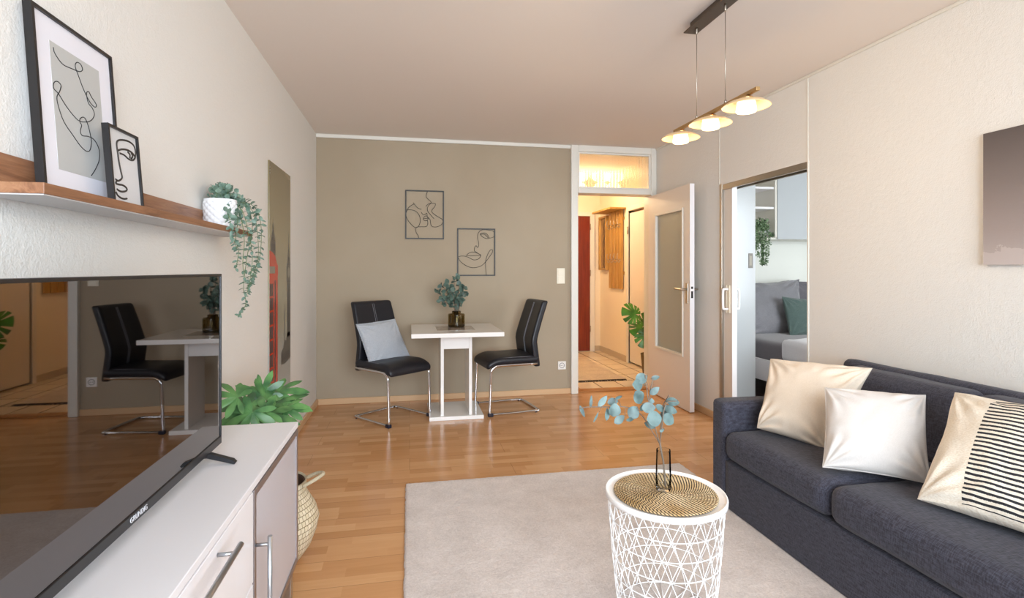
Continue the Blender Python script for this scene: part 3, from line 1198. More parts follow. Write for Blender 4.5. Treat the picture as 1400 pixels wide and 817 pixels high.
# ------------------------------------------------------------------ leaves
def leaf(mb, base, d, nrm, L, W, cup=0.15, pts=6, tip=0.0):
    """round or pointed leaf from base along d"""
    d = d.normalized()
    s = d.cross(nrm)
    if s.length < 1e-5:
        s = d.orthogonal()
    s.normalize()
    n2 = s.cross(d).normalized()
    mid, lf, rt = [], [], []
    for i in range(pts + 1):
        t = i / pts
        w = W / 2 * math.sin(PI * min(1, max(0, t)) ** (0.85 if tip == 0 else 0.75)) ** (0.75 if tip == 0 else 1.1)
        c = base + d * (L * t) - n2 * (cup * L * t * t * 0.6)
        mid.append(mb.bm.verts.new(c))
        if 0 < i < pts:
            lf.append(mb.bm.verts.new(c + s * w + n2 * w * 0.22))
            rt.append(mb.bm.verts.new(c - s * w + n2 * w * 0.22))
    fs = []
    fs.append((mid[0], lf[0], mid[1]))
    fs.append((mid[0], mid[1], rt[0]))
    for i in range(1, pts - 1):
        fs.append((mid[i], lf[i - 1], lf[i], mid[i + 1]))
        fs.append((mid[i], mid[i + 1], rt[i], rt[i - 1]))
    fs.append((mid[pts - 1], lf[-1], mid[pts]))
    fs.append((mid[pts - 1], mid[pts], rt[-1]))
    for f in fs:
        q = mb.bm.faces.new(f)
        q.smooth = True


def rv(a=1.0):
    while True:
        v = Vector((random.uniform(-1, 1), random.uniform(-1, 1), random.uniform(-1, 1)))
        if 0.1 < v.length < 1:
            return v.normalized() * a


def lobed(mb, base, d, nrm, L, outline, droop=0.25, rings=4):
    """leaf blade from polar outline [(angle, radius)] about base; d = main direction"""
    d = d.normalized()
    s = d.cross(nrm).normalized()
    n2 = s.cross(d).normalized()
    c = mb.bm.verts.new(base)
    prev = None
    rr = []
    for k in range(1, rings + 1):
        ring = []
        for (a, r) in outline:
            q = r * L * k / rings
            x, y = math.cos(a) * q, math.sin(a) * q
            z = -droop * (x * x + y * y) / L + 0.05 * L * math.cos(3 * a) * (k / rings)
            ring.append(mb.bm.verts.new(base + d * x + s * y + n2 * z))
        rr.append(ring)
    m = len(outline)
    for i in range(m - 1):
        f = mb.bm.faces.new((c, rr[0][i], rr[0][i + 1]))
        f.smooth = True
        for k in range(rings - 1):
            f = mb.bm.faces.new((rr[k][i], rr[k + 1][i], rr[k + 1][i + 1], rr[k][i + 1]))
            f.smooth = True


def fatsia_outline(n=7):
    out = []
    for k in range(n):
        a0 = R(-125) + R(250) * k / (n - 1)
        L = 1.0 - 0.35 * (abs(k - (n - 1) / 2) / ((n - 1) / 2)) ** 1.3
        h = R(250) / (n - 1) / 2
        for f_, r in ((-1.0, 0.34), (-0.84, 0.50), (-0.70, 0.72), (-0.46, 0.92), (-0.18, 1.06), (0, 1.14), (0.18, 1.06), (0.46, 0.92), (0.70, 0.72), (0.84, 0.50)):
            out.append((a0 + f_ * h, r * L if abs(f_) < 1 else r))
    out.append((R(125) + R(250) / (n - 1) / 2, 0.34))
    return out


def monstera_outline():
    out = []
    N = 120
    for i in range(N + 1):
        a = R(-165) + R(330) * i / N
        t = abs(a)
        r = 0.62 + 0.38 * max(0, math.cos(a)) ** 0.8 if t < PI / 2 else 0.62 - 0.10 * (t - PI / 2)
        ph = (t / R(165)) * 6.0
        fr_ = ph - math.floor(ph)
        if 0.35 < t and fr_ > 0.80 and ph < 5.6:
            r *= 0.45
        out.append((a, r))
    return out


# ------------------------------------------------------------------ amber vase with eucalyptus on the dining table
vz = 0.7412
vc = onZ(624, 446.5, vz)
vase = tag(MB().lathe([(0, 0.006), (0.060, 0.006), (0.068, 0.012), (0.0705, 0.02), (0.0705, 0.030), (0.0705, 0.096), (0.0695, 0.106), (0.066, 0.113), (0.040, 0.118), (0.036, 0.122), (0.036, 0.139),
                        (0.040, 0.141), (0.040, 0.122), (0.043, 0.1215), (0.070, 0.117), (0.075, 0.106), (0.075, 0.098), (0.075, 0.016), (0.0745, 0.006), (0.070, 0.0), (0, 0)], 48).build('vase', M['amber_glass']),
           'squat olive-amber glass vase on the dining table', 'vase')
vase.location = vc
bq = thing('eucalyptus_bouquet', 'bunch of dark green eucalyptus in the amber vase', 'plant', vc)
stm, lvs = MB(), MB()
tips = [(598, 400, -0.02), (604, 389, 0.03), (612, 386, -0.03), (621, 383, 0.0), (628, 380, 0.03), (634, 392, -0.02), (637, 400, 0.04), (603, 412, 0.02), (616, 398, -0.05), (630, 408, -0.05), (612, 408, 0.05)]
for (px, py, dy) in tips:
    tp = onY(px, py, vc.y + dy) - vc
    b0 = Vector((random.uniform(-.04, .04), random.uniform(-.04, .04), 0.012))
    nk = Vector((random.uniform(-.018, .018), random.uniform(-.018, .018), 0.14))
    path = catmull([b0, nk, nk.lerp(tp, 0.5) + Vector((0, 0, 0.02)), tp], 5)
    stm.tube(path, 0.0028, seg=5)
    m = len(path)
    for i in range(int(m * 0.5), m):
        if (i % 2) and i < m - 1:
            continue
        for sgn in (1, -1):
            d = rv()
            d = (d + (path[-1] - path[-2]).normalized() * 0.5).normalized()
            leaf(lvs, path[i], d, rv() + Vector((0, -1.2, 0.3)), random.uniform(0.036, 0.056), random.uniform(0.034, 0.048))
stm.build('stem', M['stem'], bq)
lvs.build('foliage', M['euca_dark'], bq)

# ------------------------------------------------------------------ wire side table
st_c = Vector((0.912, 1.785, 0))
stz = 0.44
sidet = thing('side_table', 'round white wire-basket side table with a tray top', 'table', st_c + Vector((0, 0, 0.0135)))
zt = stz - 0.0135
MB().lathe([(0, zt - 0.012), (0.198, zt - 0.012), (0.206, zt - 0.018), (0.2135, zt - 0.016), (0.2145, zt), (0.2125, zt + 0.0045), (0.209, zt + 0.0045), (0.206, zt), (0.200, zt - 0.003), (0, zt - 0.003)], 96).build('tray_top', M['white_metal'], sidet)
wb_ = MB()
zr0, zr1 = 0.004, zt - 0.016
Rb, Rt = 0.165, 0.205


def rad_at(z):
    t = (z - zr0) / (zr1 - zr0)
    return Rb + (Rt - Rb) * (t ** 0.7)


NW, LV = 21, 6
zs = [zr0 + (zr1 - zr0) * k / LV for k in range(LV + 1)]
for z in zs:
    r_ = rad_at(z)
    wb_.tube([(r_ * math.cos(2 * PI * i / 72), r_ * math.sin(2 * PI * i / 72), z) for i in range(72)], 0.0019, closed=True, seg=6)
for dr in (1, -1):
    for i in range(NW):
        pts = []
        for k in range(LV * 3 + 1):
            t = k / (LV * 3)
            z = zr0 + (zr1 - zr0) * t
            a = 2 * PI * i / NW + dr * t * LV * PI / NW
            r_ = rad_at(z)
            pts.append((r_ * math.cos(a), r_ * math.sin(a), z))
        wb_.tube(pts, 0.0015, seg=6)
wb_.build('wire_basket', M['white_metal'], sidet)
wbb = MB()
for i in range(NW):
    a = 2 * PI * i / NW
    wbb.tube([(Rb * math.cos(a), Rb * math.sin(a), zr0), (0.045 * math.cos(a), 0.045 * math.sin(a), zr0 + 0.002)], 0.0021, seg=6)
wbb.tube([(0.045 * math.cos(2 * PI * i / 40), 0.045 * math.sin(2 * PI * i / 40), zr0 + 0.002) for i in range(40)], 0.0024, closed=True, seg=6)
wbb.build('basket_floor', M['white_metal'], sidet)

# coiled placemat
pm = MB()
pc = Vector((0.908, 1.778, stz - 0.0028))
nr = 19
for k in range(nr):
    r_ = 0.0048 + k * 0.0096
    n_ = max(12, int(r_ * 2 * PI / 0.0045))
    tr = 0.0050
    rings = []
    for i in range(n_):
        a = 2 * PI * i / n_
        c = Vector((r_ * math.cos(a), r_ * math.sin(a), tr))
        ring = []
        for j in range(7):
            b = 2 * PI * j / 7
            q = tr * (1 + 0.07 * math.sin(a * r_ / 0.009 * 2 * PI))
            ring.append(pm.bm.verts.new(c + Vector((math.cos(a), math.sin(a), 0)) * (q * math.cos(b)) + Vector((0, 0, q * 0.8 * math.sin(b)))))
        rings.append(ring)
    per = max(4, round(2 * PI * r_ / 0.0125))
    for i in range(n_):
        A, B = rings[i], rings[(i + 1) % n_]
        for j in range(7):
            f = pm.bm.faces.new((A[j], A[(j + 1) % 7], B[(j + 1) % 7], B[j]))
            f.smooth = True
            for l, (x, y) in zip(f.loops, ((i, j), (i, j + 1), (i + 1, j + 1), (i + 1, j))):
                l[pm.uv].uv = (x / n_ * per, y / 7 * 2)
pmo = tag(pm.build('placemat', M['placemat']), 'round coiled seagrass placemat with dark stitching on the side table', 'placemat')
pmo.location = pc

# clear glass vase and eucalyptus branch
gz = pc.z + 0.0088
gc = onZ(907, 669.5, gz)
gv = tag(MB().lathe([(0, 0.010), (0.020, 0.010), (0.0245, 0.016), (0.0262, 0.05), (0.0238, 0.138), (0.0236, 0.1465), (0.0240, 0.148), (0.0248, 0.148), (0.0252, 0.1465), (0.0254, 0.138), (0.0278, 0.05), (0.0276, 0.020), (0.0272, 0.010), (0.025, 0.001), (0.022, 0), (0, 0)], 40).build('vase', M['clear_glass']),
         'slim clear glass vase on the coiled placemat', 'vase')
gv.location = gc
br = thing('eucalyptus_branch', 'blue-green eucalyptus branch in the clear glass vase', 'plant', gc)
bs, bl = MB(), MB()


def gp(px, py, dep=0.0):
    return onY(px, py, gc.y + dep) - gc


fork = gp(902, 598)
main = [Vector((0.008, 0.0, 0.014)), Vector((0.0, 0, 0.10)), gp(905, 622), gp(902, 604)]
bs.tube(main, 0.0034, seg=7, smooth=5)
bra = {
    'left': [gp(903, 608), gp(892, 590, 0.01), gp(875, 565, 0.02), gp(855, 556, 0.03), (gp(830, 556, 0.03)), gp(805, 556, 0.03), gp(793, 558, 0.03)],
    'mid': [gp(902, 606), gp(896, 585, -0.01), gp(893, 565, -0.01), gp(886, 545, 0.0), gp(884, 525, 0.0), gp(882, 512, 0.0)],
    'mid2': [gp(896, 585, -0.01), gp(889, 560, 0.0), gp(888, 540, 0.03), gp(893, 517, 0.04)],
    'right': [gp(902, 606), gp(905, 585, -0.02), gp(907, 565, -0.03), gp(912, 550, -0.02), gp(925, 548, -0.01)],
    'right2': [gp(903, 600), gp(904, 575, 0.02), gp(906, 555, 0.03), gp(915, 540, 0.03)],
}
for k, p in bra.items():
    bs.tube(p, 0.0019, seg=6, smooth=5)
# leaf list: centre px, py, depth, size(px), aspect, in-plane angle(deg), tilt
LF = [(877, 517, 0.0, 20, .75, 20, .2), (872, 526, -.01, 19, .8, -10, .3), (896, 516, .04, 13, .5, 15, .4), (873, 543, 0, 21, .85, -60, .2), (895, 534, .02, 16, .6, 40, .4),
      (887, 557, -.02, 19, .75, 5, .3), (895, 572, -.03, 24, .85, 0, .15), (889, 581, .02, 17, .6, -20, .4), (914, 573, -.02, 22, .75, -35, .3), (917, 560, .0, 22, .55, -18, .3),
      (920, 549, .0, 24, .5, -8, .5), (903, 558, .01, 16, .6, -35, .4), (866, 563, .02, 19, .9, 45, .15), (891, 548, .02, 8, .9, 90, .3), (840, 560, .02, 19, .95, 80, .2),
      (847, 573, .03, 18, .6, 30, .3), (830, 566, .03, 17, .45, 80, .4), (838, 549, .05, 16, .7, 10, .3), (824, 548, .03, 19, .45, 48, .35), (846, 543, .05, 14, .3, 10, .5),
      (808, 549, .03, 18, .25, 85, .5), (796, 562, .03, 18, .3, -65, .5), (815, 570, .04, 16, .2, 60, .5), (862, 573, .01, 17, .3, 0, .5), (905, 588, -.02, 9, .5, 10, .6),
      (879, 556, .02, 14, .5, 40, .5), (908, 566, .03, 15, .8, 60, .2)]
for (px, py, dep, sz, asp, ang, tl) in LF:
    c = gp(px, py, dep)
    L = sz * 1.75 / 724 * 1.12
    a = R(ang)
    d = Vector((math.cos(a), random.uniform(-tl, tl), math.sin(a)))
    nrm = Vector((0.1, -1, 0.35)) + rv(tl * 0.5)
    leaf(bl, c - d.normalized() * L / 2, d, nrm, L, L * asp, cup=0.12, pts=8)
    # short petiole to the nearest branch point
    best = min((q for p in bra.values() for q in catmull(p, 4)), key=lambda q: min((q - (c - d.normalized() * L / 2)).length, (q - (c + d.normalized() * L / 2)).length))
    e1, e2 = c - d.normalized() * L / 2, c + d.normalized() * L / 2
    e = e1 if (best - e1).length < (best - e2).length else e2
    bs.tube([best, (best + e) / 2 + Vector((0, 0, 0.003)), e], 0.0012, seg=5)
bs.build('stem', M['stem'], br)
bl.build('foliage', M['euca'], br)

# ------------------------------------------------------------------ sideboard
cb = thing('sideboard', 'white sideboard with a framed glass door and bar handles under the television', 'sideboard', (-0.63, 1.2, 0))
co = Vector((-0.63, 1.2, 0))


def cl(p):
    return Vector(p) - co


CF, CY0, CY1, CT = -0.417, 0.10, 2.137, 0.67
MB().box(cl((-0.838, CY0, CT - 0.02)), cl((CF, CY1, CT)), 0.002).build('top', M['matt_white'], cb)
MB().box(cl((-0.835, CY0 + 0.004, 0.14)), cl((CF - 0.022, CY1 - 0.004, CT - 0.02)), 0.001).build('carcass', M['white_front'], cb)
dY0, dY1, dz0, dz1 = 1.552, 2.130, 0.145, 0.646
dfm = MB()
fw = 0.022
dx0, dx1 = CF - 0.020, CF + 0.001
dfm.box(cl((dx0, dY0, dz0)), cl((dx1, dY0 + fw, dz1)), 0.002)
dfm.box(cl((dx0, dY1 - fw, dz0)), cl((dx1, dY1, dz1)), 0.002)
dfm.box(cl((dx0, dY0 + fw, dz0)), cl((dx1, dY1 - fw, dz0 + fw)), 0.002)
dfm.box(cl((dx0, dY0 + fw, dz1 - fw)), cl((dx1, dY1 - fw, dz1)), 0.002)
door = dfm.build('door', M['alu_frame'], cb)
MB().box(cl((dx0 + 0.004, dY0 + fw - 0.004, dz0 + fw - 0.004)), cl((dx1 - 0.004, dY1 - fw + 0.004, dz1 - fw + 0.004))).build('glass_panel', M['frost_panel'], door)
MB().tube([cl((-0.380, 1.568, 0.17)), cl((-0.380, 1.568, 0.512))], 0.0065, seg=12).tube([cl((dx1, 1.568, 0.49)), cl((-0.380, 1.568, 0.49))], 0.0048).tube([cl((dx1, 1.568, 0.20)), cl((-0.380, 1.568, 0.20))], 0.0048).build('handle', M['alu'], door)
for (a, b_) in ((0.84, 1.546), (0.11, 0.834)):
    for (z0, z1) in ((0.400, 0.646), (0.145, 0.396)):
        dr_ = MB().box(cl((dx0, a, z0)), cl((dx1 - 0.001, b_, z1)), 0.002).build('drawer', M['white_front'], cb)
        zz = z1 - 0.026
        MB().tube([cl((-0.380, b_ - 0.62, zz)), cl((-0.380, b_ - 0.235, zz))], 0.0065, seg=12).tube([cl((dx1, b_ - 0.275, zz)), cl((-0.380, b_ - 0.275, zz))], 0.0048).tube([cl((dx1, b_ - 0.58, zz)), cl((-0.380, b_ - 0.58, zz))], 0.0048).build('handle', M['alu'], dr_)
for x in (CF - 0.05, -0.80):
    for y in (CY0 + 0.05, CY1 - 0.045):
        MB().box(cl((x, y - 0.018, 0)), cl((x + 0.036, y + 0.018, 0.14)), 0.002).build('leg', M['alu'], cb)

# ------------------------------------------------------------------ television
TX, TY0, TY1, TZ0, TZ1 = -0.585, 0.85, 1.812, 0.704, 1.236
tv = thing('television', 'black flat-screen television on the white sideboard', 'television', (TX, (TY0 + TY1) / 2, CT))
to = Vector((TX, (TY0 + TY1) / 2, CT))


def tl_(p):
    return Vector(p) - to


MB().box(tl_((TX - 0.035, TY0, TZ0)), tl_((TX - 0.003, TY1, TZ1)), 0.003).box(tl_((TX - 0.07, TY0 + 0.15, TZ0 + 0.03)), tl_((TX - 0.03, TY1 - 0.15, TZ0 + 0.33)), 0.01).build('housing', M['black_plastic'], tv)
bz = MB()
bw_ = 0.007
bz.box(tl_((TX - 0.003, TY0, TZ1 - bw_)), tl_((TX + 0.004, TY1, TZ1)), 0.001)
bz.box(tl_((TX - 0.003, TY0, TZ0)), tl_((TX + 0.004, TY1, TZ0 + 0.024)), 0.002)
bz.box(tl_((TX - 0.003, TY0, TZ0 + 0.024)), tl_((TX + 0.004, TY0 + bw_, TZ1 - bw_)), 0.001)
bz.box(tl_((TX - 0.003, TY1 - bw_, TZ0 + 0.024)), tl_((TX + 0.004, TY1, TZ1 - bw_)), 0.001)
bz.build('bezel', M['black_plastic'], tv)
MB().box(tl_((TX - 0.003, TY0 + bw_, TZ0 + 0.024)), tl_((TX + 0.001, TY1 - bw_, TZ1 - bw_))).build('screen', M['screen'], tv)
for yy in (TY1 - 0.10, TY0 + 0.10):
    fm = MB()
    fm.prism([(0.085, 0.0), (0.088, 0.004), (0.080, 0.013), (0.015, 0.036), (-0.015, 0.036), (-0.08, 0.013), (-0.088, 0.004), (-0.085, 0.0), (-0.01, 0.022), (0.01, 0.022)], 1, -0.009, 0.009)
    fo = fm.build('foot', M['black_plastic'], tv)
    fo.location = tl_((TX - 0.012, yy, CT + 0.0005))
txc = bpy.data.curves.new('brand_lettering', 'FONT')
txc.body = 'GRUNDIG'
txc.size = 0.0165
txc.extrude = 0.0004
txc.align_x = 'CENTER'
txc.align_y = 'CENTER'
txo = bpy.data.objects.new('tmp_text', txc)
C.objects.link(txo)
bpy.context.view_layer.update()
me = bpy.data.meshes.new_from_object(txo.evaluated_get(bpy.context.evaluated_depsgraph_get()))
C.objects.unlink(txo)
bpy.data.objects.remove(txo)
me.materials.clear()
me.materials.append(M['lettering'])
lo_ = bpy.data.objects.new('brand_lettering', me)
C.objects.link(lo_)
lo_.parent = tv
tc = onX(190, 692, TX + 0.0042)
lo_.location = tl_((TX + 0.0046, tc.y, TZ0 + 0.012))
lo_.rotation_euler = (R(90), 0, R(90))
lo_.scale = (1, 1, 1)
lo_['label'] = 'small silver brand lettering'

# ------------------------------------------------------------------ wall shelf
shf = thing('wall_shelf', 'walnut wall shelf above the television', 'shelf', (LX + 0.001, 1.9, 1.40))
sho = Vector((LX + 0.001, 1.9, 1.40))


def sh(p):
    return Vector(p) - sho


MB().box(sh((LX + 0.001, 0.35, 1.3995)), sh((LX + 0.017, 2.60, 1.492)), 0.001).build('back_strip', M['walnut'], shf)
MB().box(sh((LX + 0.017, 1.196, 1.399)), sh((-0.705, 2.60, 1.421)), 0.001).build('shelf_board', M['walnut'], shf)
MB().box(sh((LX + 0.019, 1.2, 1.3965)), sh((-0.708, 2.597, 1.3995))).build('underside', M['inlay_grey'], shf)

# ------------------------------------------------------------------ framed prints leaning on the shelf
def framed(name, label, Y0, Y1, Xb, Xt, z0, h, fw, depth, matw, mats, strokes, lw, group=None, ink='ink', printmap=None):
    """frame leaning against the wall; strokes are points in the picture plane traced from the photo"""
    up = Vector((Xt - Xb, 0, math.sqrt(max(1e-6, h * h - (Xt - Xb) ** 2)))).normalized()
    side = Vector((0, 1, 0))
    nrm = side.cross(up).normalized()
    if nrm.x < 0:
        nrm = -nrm
    base = Vector((Xb, Y0, z0))
    t = thing(name, label, 'picture', base, 0, group)
    w = Y1 - Y0

    def P(a, b, c=0.0):
        return side * a + up * b + nrm * c

    def slabp(mb, a0, a1, b0, b1, c0, c1):
        vs = [mb.bm.verts.new(P(a, b, c)) for a in (a0, a1) for b in (b0, b1) for c in (c0, c1)]
        for f in ((0, 1, 3, 2), (4, 6, 7, 5), (0, 4, 5, 1), (2, 3, 7, 6), (0, 2, 6, 4), (1, 5, 7, 3)):
            mb.bm.faces.new([vs[i] for i in f])
    f = MB()
    slabp(f, 0, fw, 0, h, -depth, 0)
    slabp(f, w - fw, w, 0, h, -depth, 0)
    slabp(f, fw, w - fw, 0, fw, -depth, 0)
    slabp(f, fw, w - fw, h - fw, h, -depth, 0)
    f.build('frame', M['black_frame'], t)
    f = MB()
    slabp(f, fw, w - fw, fw, h - fw, -depth, -0.006)
    f.build('mount_board', M[mats[0]], t)
    if matw:
        f = MB()
        slabp(f, matw[0], w - matw[0], matw[1], h - matw[2], -0.006, -0.0055)
        pr_ = f.build('print', M[mats[1]], t)
    else:
        pr_ = t
    ln = MB()
    pc_ = -0.0052 if matw else -0.0058
    p0 = base + nrm * pc_
    for s in strokes:
        pts = [onP(x, y, p0, nrm) - base for (x, y) in s]
        pts = catmull(pts, 4)
        ln.tube(pts, lw, seg=5)
    ln.build('line_drawing', M[ink], pr_)
    return t


def q1(l):
    return [(x / 2.404, y / 2.404) for x, y in l]


big = [q1([(175, 155), (180, 175), (205, 210), (235, 225), (262, 235), (271, 228), (264, 210), (252, 205), (247, 218), (258, 250), (275, 295), (295, 335), (312, 352), (316, 343), (300, 318), (291, 301), (284, 308), (290, 338), (303, 355), (310, 375), (303, 392), (288, 400), (262, 398), (240, 378), (215, 345), (192, 308), (176, 290), (177, 272), (188, 267), (200, 280), (196, 300), (187, 318), (192, 350), (210, 400), (240, 445), (265, 480), (285, 497), (296, 492), (300, 465), (294, 430), (285, 400), (275, 385), (263, 390), (263, 402), (268, 412), (264, 430), (270, 445), (290, 448), (310, 460), (325, 490), (326, 525), (314, 555), (300, 577)])]
framed('framed_print', 'large black-framed line drawing with a white mount, leaning on the wall shelf', 1.345, 1.668, -0.790, -0.818, 1.4215, 0.423, 0.0085, 0.018, (0.062, 0.062, 0.062), ('mat_board', 'print_grey'), big, 0.0011)


def q2(l):
    return [(x / 5.108, 180 + y / 5.108) for x, y in l]


small = [q2([(805, 330), (825, 342), (850, 322), (840, 270), (828, 210), (820, 150), (812, 85), (822, 62), (850, 57), (890, 65), (922, 85), (938, 110), (945, 150), (942, 180), (930, 197), (912, 198), (890, 185), (865, 162), (835, 150)]),
         q2([(825, 130), (850, 122), (890, 128), (922, 148), (940, 172)]), q2([(890, 140), (905, 160), (905, 185)]), q2([(915, 150), (925, 170), (915, 190)]),
         q2([(812, 345), (808, 360), (830, 368), (855, 372), (878, 388), (885, 405), (870, 416), (840, 416), (815, 400)]),
         q2([(808, 420), (822, 445), (845, 462), (865, 468), (885, 466)])]
framed('framed_print', 'small black-framed print of a bold half face, standing before the large one', 1.527, 1.682, -0.742, -0.758, 1.4215, 0.205, 0.0065, 0.016, None, ('print_pale', 'print_pale'), small, 0.0027, ink='ink_brown')

# ------------------------------------------------------------------ potted trailing eucalyptus on the shelf
pX, pY = -0.772, 2.39
pot = thing('potted_plant', 'trailing grey-green eucalyptus in a white embossed pot on the shelf', 'plant', (pX, pY, 1.4215))


def emb(a, j, z):
    if z < 0.004 or z > 0.108:
        return 0
    u, v = a * 14 / (2 * PI) * 1.0, z / 0.0255
    return 0.0042 * (abs(math.sin(PI * (u + v))) * abs(math.sin(PI * (u - v)))) ** 0.5 - 0.001


prof = [(0, 0.0), (0.056, 0.0), (0.060, 0.003)] + [(0.0605 + 0.0015 * k / 36, 0.004 + 0.108 * k / 36) for k in range(37)] + [(0.0625, 0.117), (0.060, 0.118), (0.058, 0.114), (0.057, 0.095), (0, 0.095)]
MB().lathe(prof, 168, fn=lambda a, j, z: emb(a, j, z) if 3 <= j <= 39 else 0).build('pot', M['ceramic'], pot)
MB().lathe([(0, 0.097), (0.055, 0.097), (0.056, 0.094)], 32).build('soil', M['soil'], pot)
ps, plv = MB(), MB()
po = Vector((pX, pY, 1.4215))


def tr(px, py, X=-0.70):
    return onX(px, py, X) - po


strands = [[(322, 275), (338, 282), (345, 310), (338, 350), (333, 390), (336, 415), (326, 432)],
           [(325, 272), (346, 290), (352, 320), (353, 350), (348, 370), (340, 395)],
           [(320, 278), (330, 300), (334, 330), (332, 360), (335, 385)],
           [(318, 280), (325, 300), (322, 325), (326, 345), (322, 368)],
           [(330, 275), (350, 285), (357, 310), (356, 345), (350, 372), (344, 388)],
           [(316, 275), (332, 290), (340, 320), (345, 350), (342, 380), (338, 400)],
           [(310, 285), (314, 300), (318, 322), (324, 340)]]
for si, s in enumerate(strands):
    X = -0.700 + 0.012 * (si % 3)
    pts = [Vector((0.02, 0.02, 0.10))] + [tr(x, y, (-0.74 if i == 0 else (-0.685 if i == 1 else X))) for i, (x, y) in enumerate(s)]
    pth = catmull(pts, 9)
    ps.tube(pth, 0.0013, seg=5)
    for i in range(6, len(pth), 2 if si != 2 else 3):
        d0 = (pth[min(i + 1, len(pth) - 1)] - pth[i - 1]).normalized()
        az = random.uniform(0, 2 * PI)
        a1 = d0.orthogonal().normalized()
        a2 = d0.cross(a1)
        for sgn in (1, -1):
            d = (a1 * math.cos(az) + a2 * math.sin(az)) * sgn + d0 * 0.35
            big_ = max(0.55, 1 - i / len(pth) * 0.45)
            leaf(plv, pth[i], d, -d0 * 1.2 + rv(0.4), random.uniform(0.029, 0.039) * big_, random.uniform(0.016, 0.023) * big_, pts=5)
# top tuft over the pot
for k in range(80):
    a = random.uniform(0, 2 * PI)
    rr_ = random.uniform(0, 0.08)
    top = Vector((rr_ * math.cos(a) * 0.55, rr_ * math.sin(a) + random.uniform(-0.01, 0.075), random.uniform(0.115, 0.185) - rr_ * 0.25))
    root = Vector((random.uniform(-.03, .03), random.uniform(-.03, .03), 0.10))
    ps.tube([root, (root + top) / 2 + Vector((0, 0, 0.01)), top], 0.0010, seg=4)
    for q in range(3):
        leaf(plv, top + rv(0.008), rv() + Vector((0, 0, 0.4)), rv() + Vector((0.8, -0.8, 0.6)), random.uniform(0.02, 0.028), random.uniform(0.018, 0.024), pts=5)
ps.build('stem', M['green_stem'], pot)
plv.build('foliage', M['trail'], pot)

# ------------------------------------------------------------------ printed city panel on the left wall
px0, px1, pz0, pz1 = 3.437, 4.015, 0.41, 1.915
pn = thing('wall_panel', 'tall printed panel with a red telephone box and clock towers on the left wall', 'picture', (LX + 0.001, px0, pz0))
pno = Vector((LX + 0.001, px0, pz0))
MB().box((0, 0, 0), (0.009, px1 - px0, pz1 - pz0), 0.001).build('printed_ground', M['city'], pn)


def flat(polys, mat, name, lift=0.0):
    """flat printed shapes in panel coordinates (along the wall, up), metres"""
    mb = MB()
    for pts in polys:
        mb.prism(pts, 0, 0.0091 + lift, 0.0094 + lift)
    return mb.build(name, mat, pn)


def rect(a, b, c, d):
    return [(a, c), (b, c), (b, d), (a, d)]


PWD = px1 - px0
flat([[(0.001, 0.001), (0.205, 0.001), (0.205, 0.80), (0.212, 0.80), (0.212, 0.865), (0.19, 0.875), (0.14, 0.925), (0.07, 0.948), (0.001, 0.955)]], M['phone_red'], 'telephone_box')
flat([rect(0.004 + c_ * 0.045, 0.040 + c_ * 0.045, 0.06 + k * 0.088, 0.135 + k * 0.088) for k in range(8) for c_ in range(2)] + [rect(0.125, 0.150, 0.06, 0.77)], M['print_dark'], 'telephone_box_windows', 0.0004)
flat([rect(0.004, 0.135, 0.815, 0.858)], M['print_light'], 'telephone_box_sign', 0.0004)
flat([[(0.03, 0.95), (0.03, 1.01), (0.045, 1.02), (0.045, 1.045), (0.06, 1.06), (0.085, 1.13), (0.09, 1.165), (0.095, 1.13), (0.12, 1.06), (0.135, 1.045), (0.135, 1.02), (0.15, 1.01), (0.15, 0.86), (0.12, 0.92), (0.07, 0.945)]], M['print_mid'], 'near_clock_tower', -0.0001)
flat([rect(0.04 + k * 0.022, 0.048 + k * 0.022, 0.955, 1.0) for k in range(5)] + [rect(0.065, 0.115, 1.02, 1.04)], M['print_dark'], 'near_tower_windows', 0.0004)
flat([[(0.47, 0.37), (0.47, 0.75), (0.455, 0.76), (0.455, 0.875), (0.475, 0.885), (0.485, 0.93), (0.505, 0.965), (0.51, 1.03), (0.52, 1.10), (0.53, 1.03), (0.535, 0.965), (0.555, 0.93), (0.565, 0.885), (PWD - 0.001, 0.875), (PWD - 0.001, 0.37)],
      [(0.30, 0.206), (0.30, 0.29), (0.33, 0.30), (0.34, 0.34), (0.35, 0.30), (0.37, 0.31), (0.37, 0.345), (0.385, 0.36), (0.385, 0.55), (0.395, 0.60), (0.405, 0.55), (0.405, 0.36), (0.44, 0.35), (0.47, 0.40), (PWD - 0.001, 0.40), (PWD - 0.001, 0.215), (0.42, 0.20)]], M['print_mid'], 'far_clock_tower')
flat([rect(0.478 + k * 0.024, 0.486 + k * 0.024, 0.42, 0.74) for k in range(4)] + [rect(0.31 + k * 0.035, 0.325 + k * 0.035, 0.225, 0.275) for k in range(7)] + [rect(0.46, PWD - 0.002, 0.752, 0.764), rect(0.46, PWD - 0.002, 0.872, 0.882), rect(0.50, 0.545, 0.90, 0.925)], M['print_dark'], 'far_tower_windows', 0.0004)
flat([[(0.518 + 0.036 * math.cos(2 * PI * i / 20), 0.818 + 0.036 * math.sin(2 * PI * i / 20)) for i in range(20)]], M['print_light'], 'clock_face', 0.0004)
orn = MB()
for k in range(3):
    q = [onX(x, y, LX + 0.0105) - pno for x, y in ((366.6, 226 + k * 4), (369.5, 227 + k * 4), (369.5, 229 + k * 4), (366.6, 228 + k * 4))]
    orn.prism([(max(0.002, v.y), v.z) for v in q], 0, 0.0091, 0.0096)
orn.build('corner_ornament', M['print_dark'], pn)

